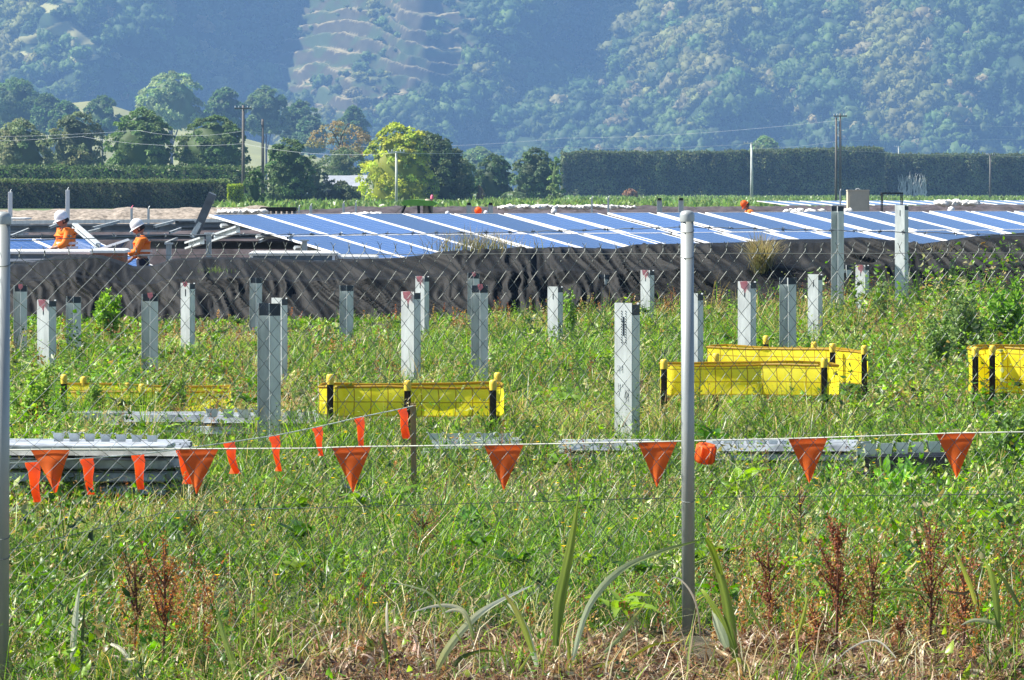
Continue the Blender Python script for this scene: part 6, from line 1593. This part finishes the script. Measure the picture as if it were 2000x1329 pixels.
flax('tapering flax blades just right of the tall fence post', 1425, 16.3, [
  ([(1436, 1285), (1425, 1210), (1408, 1130), (1379, 1052)], 24, FG, FL), ([(1432, 1275), (1410, 1215), (1380, 1165), (1368, 1150)], 14, FL, FL), ([(1420, 1265), (1402, 1220), (1392, 1180)], 22, (.3, .36, .2), FP),
  ([(1470, 1320), (1445, 1290), (1425, 1300), (1400, 1340)], 9, FL, FYL), ([(1368, 1245), (1362, 1190), (1345, 1150), (1318, 1128), (1300, 1150)], 4, (.16, .10, .07), FDR),
  ([(1488, 1230), (1468, 1195), (1450, 1160)], 6, FG, FG)])
flax('upright pale striped leaf pair at the lower left', 148, 16.3, [
  ([(140, 1300), (144, 1240), (149, 1190), (155, 1146)], 15, (.50, .50, .36), FP), ([(160, 1320), (160, 1260), (163, 1210), (167, 1160)], 7, FB, FG)])
flax('bent yellow leaf at the bottom left', 200, 16.3, [
  ([(196, 1345), (197, 1310), (203, 1275), (216, 1258)], 24, FYL, FYL), ([(216, 1258), (235, 1268), (255, 1295), (266, 1330)], 10, FDR, (.7, .66, .5)),
  ([(310, 1345), (320, 1315), (338, 1303), (352, 1320)], 10, FYL, FL)])
flax('long green blades left of the middle at the bottom', 455, 16.3, [
  ([(466, 1345), (452, 1290), (436, 1240), (418, 1165)], 15, FL, (.2, .28, .08)), ([(480, 1345), (472, 1290), (468, 1220)], 7, FL, FL), ([(420, 1340), (400, 1290), (372, 1230)], 7, FB, FG),
  ([(520, 1330), (528, 1260), (538, 1190)], 6, FL, FL), ([(572, 1335), (588, 1270), (606, 1225)], 8, FYL, FL), ([(500, 1240), (500, 1180), (502, 1130)], 4, FL, FL)])
flax('dark single blade right of the long green blades', 755, 16.3, [([(765, 1345), (757, 1290), (745, 1228)], 13, FG, FB), ([(757, 1240), (755, 1200), (756, 1175)], 6, (.5, .45, .3), FDR)])
flax('curved dark leaf crossing the left fence post foot', 10, 16.3, [([(35, 1345), (20, 1300), (8, 1265), (-5, 1240)], 12, FB, FG), ([(-20, 1330), (15, 1285), (60, 1265), (120, 1300)], 6, FL, (.2, .16, .08))])
flax('ragged flax blades in the lower right corner', 1890, 16.3, [
  ([(1905, 1180), (1895, 1145), (1878, 1105), (1860, 1066)], 11, FYL, FL), ([(1950, 1230), (1945, 1170), (1935, 1120), (1922, 1095)], 15, FG, FL), ([(1992, 1185), (1965, 1140), (1940, 1105)], 9, FB, FG),
  ([(1960, 1225), (1930, 1214), (1900, 1212), (1876, 1222)], 10, FG, (.6, .6, .4)), ([(1800, 1160), (1760, 1152), (1700, 1156)], 8, FG, FL), ([(1920, 1345), (1935, 1300), (1965, 1270), (1990, 1255)], 8, (.2, .22, .1), FL),
  ([(1850, 1155), (1880, 1160), (1905, 1155), (1912, 1190)], 6, (.06, .04, .03), FB), ([(1556, 1250), (1570, 1200), (1578, 1165)], 8, FYL, FL), ([(1750, 1285), (1720, 1255), (1690, 1253), (1650, 1275), (1620, 1310)], 4, FDR, FDR)])
leafy_weed('glossy broad dock leaves before the five cups at right', 1760, 900, 1000, 110, (.12, .26, .04), 90, .14, 'weed')
leafy_weed('dark broad leaved weed with gaps below the left flags', 345, 1005, 1090, 150, (.07, .14, .03), 240, .08)
leafy_weed('dark leafy weed clump left of centre in the lower field', 905, 1000, 1090, 90, (.07, .15, .04), 200, .08)

leafy_weed('leafy weeds swallowing the middle of the low left barrier', 330, 745, 835, 80, (.16, .24, .04), 700, .05)
leafy_weed('leafy weeds at the left end of the low left barrier', 185, 742, 835, 70, (.15, .22, .05), 600, .05)
# ------------------------------------------------------------------ haze
def haze():
    mb = MB(); mb.box((0, 2450, 178), (4400, 5100, 360)); 
    m = bpy.data.materials.new('haze'); m.use_nodes = True; n = m.node_tree; n.nodes.clear()
    v = n.nodes.new('ShaderNodeVolumePrincipled'); v.inputs['Density'].default_value = HAZE_DENSITY; v.inputs['Color'].default_value = HAZE_COLOR
    v.inputs['Anisotropy'].default_value = 0.0
    o = n.nodes.new('ShaderNodeOutputMaterial'); n.links.new(v.outputs[0], o.inputs['Volume'])
    h = mb.build('haze', m); tag(h, 'thin blue haze filling the valley air', 'haze', kind='stuff'); h.display_type = 'WIRE'
haze()
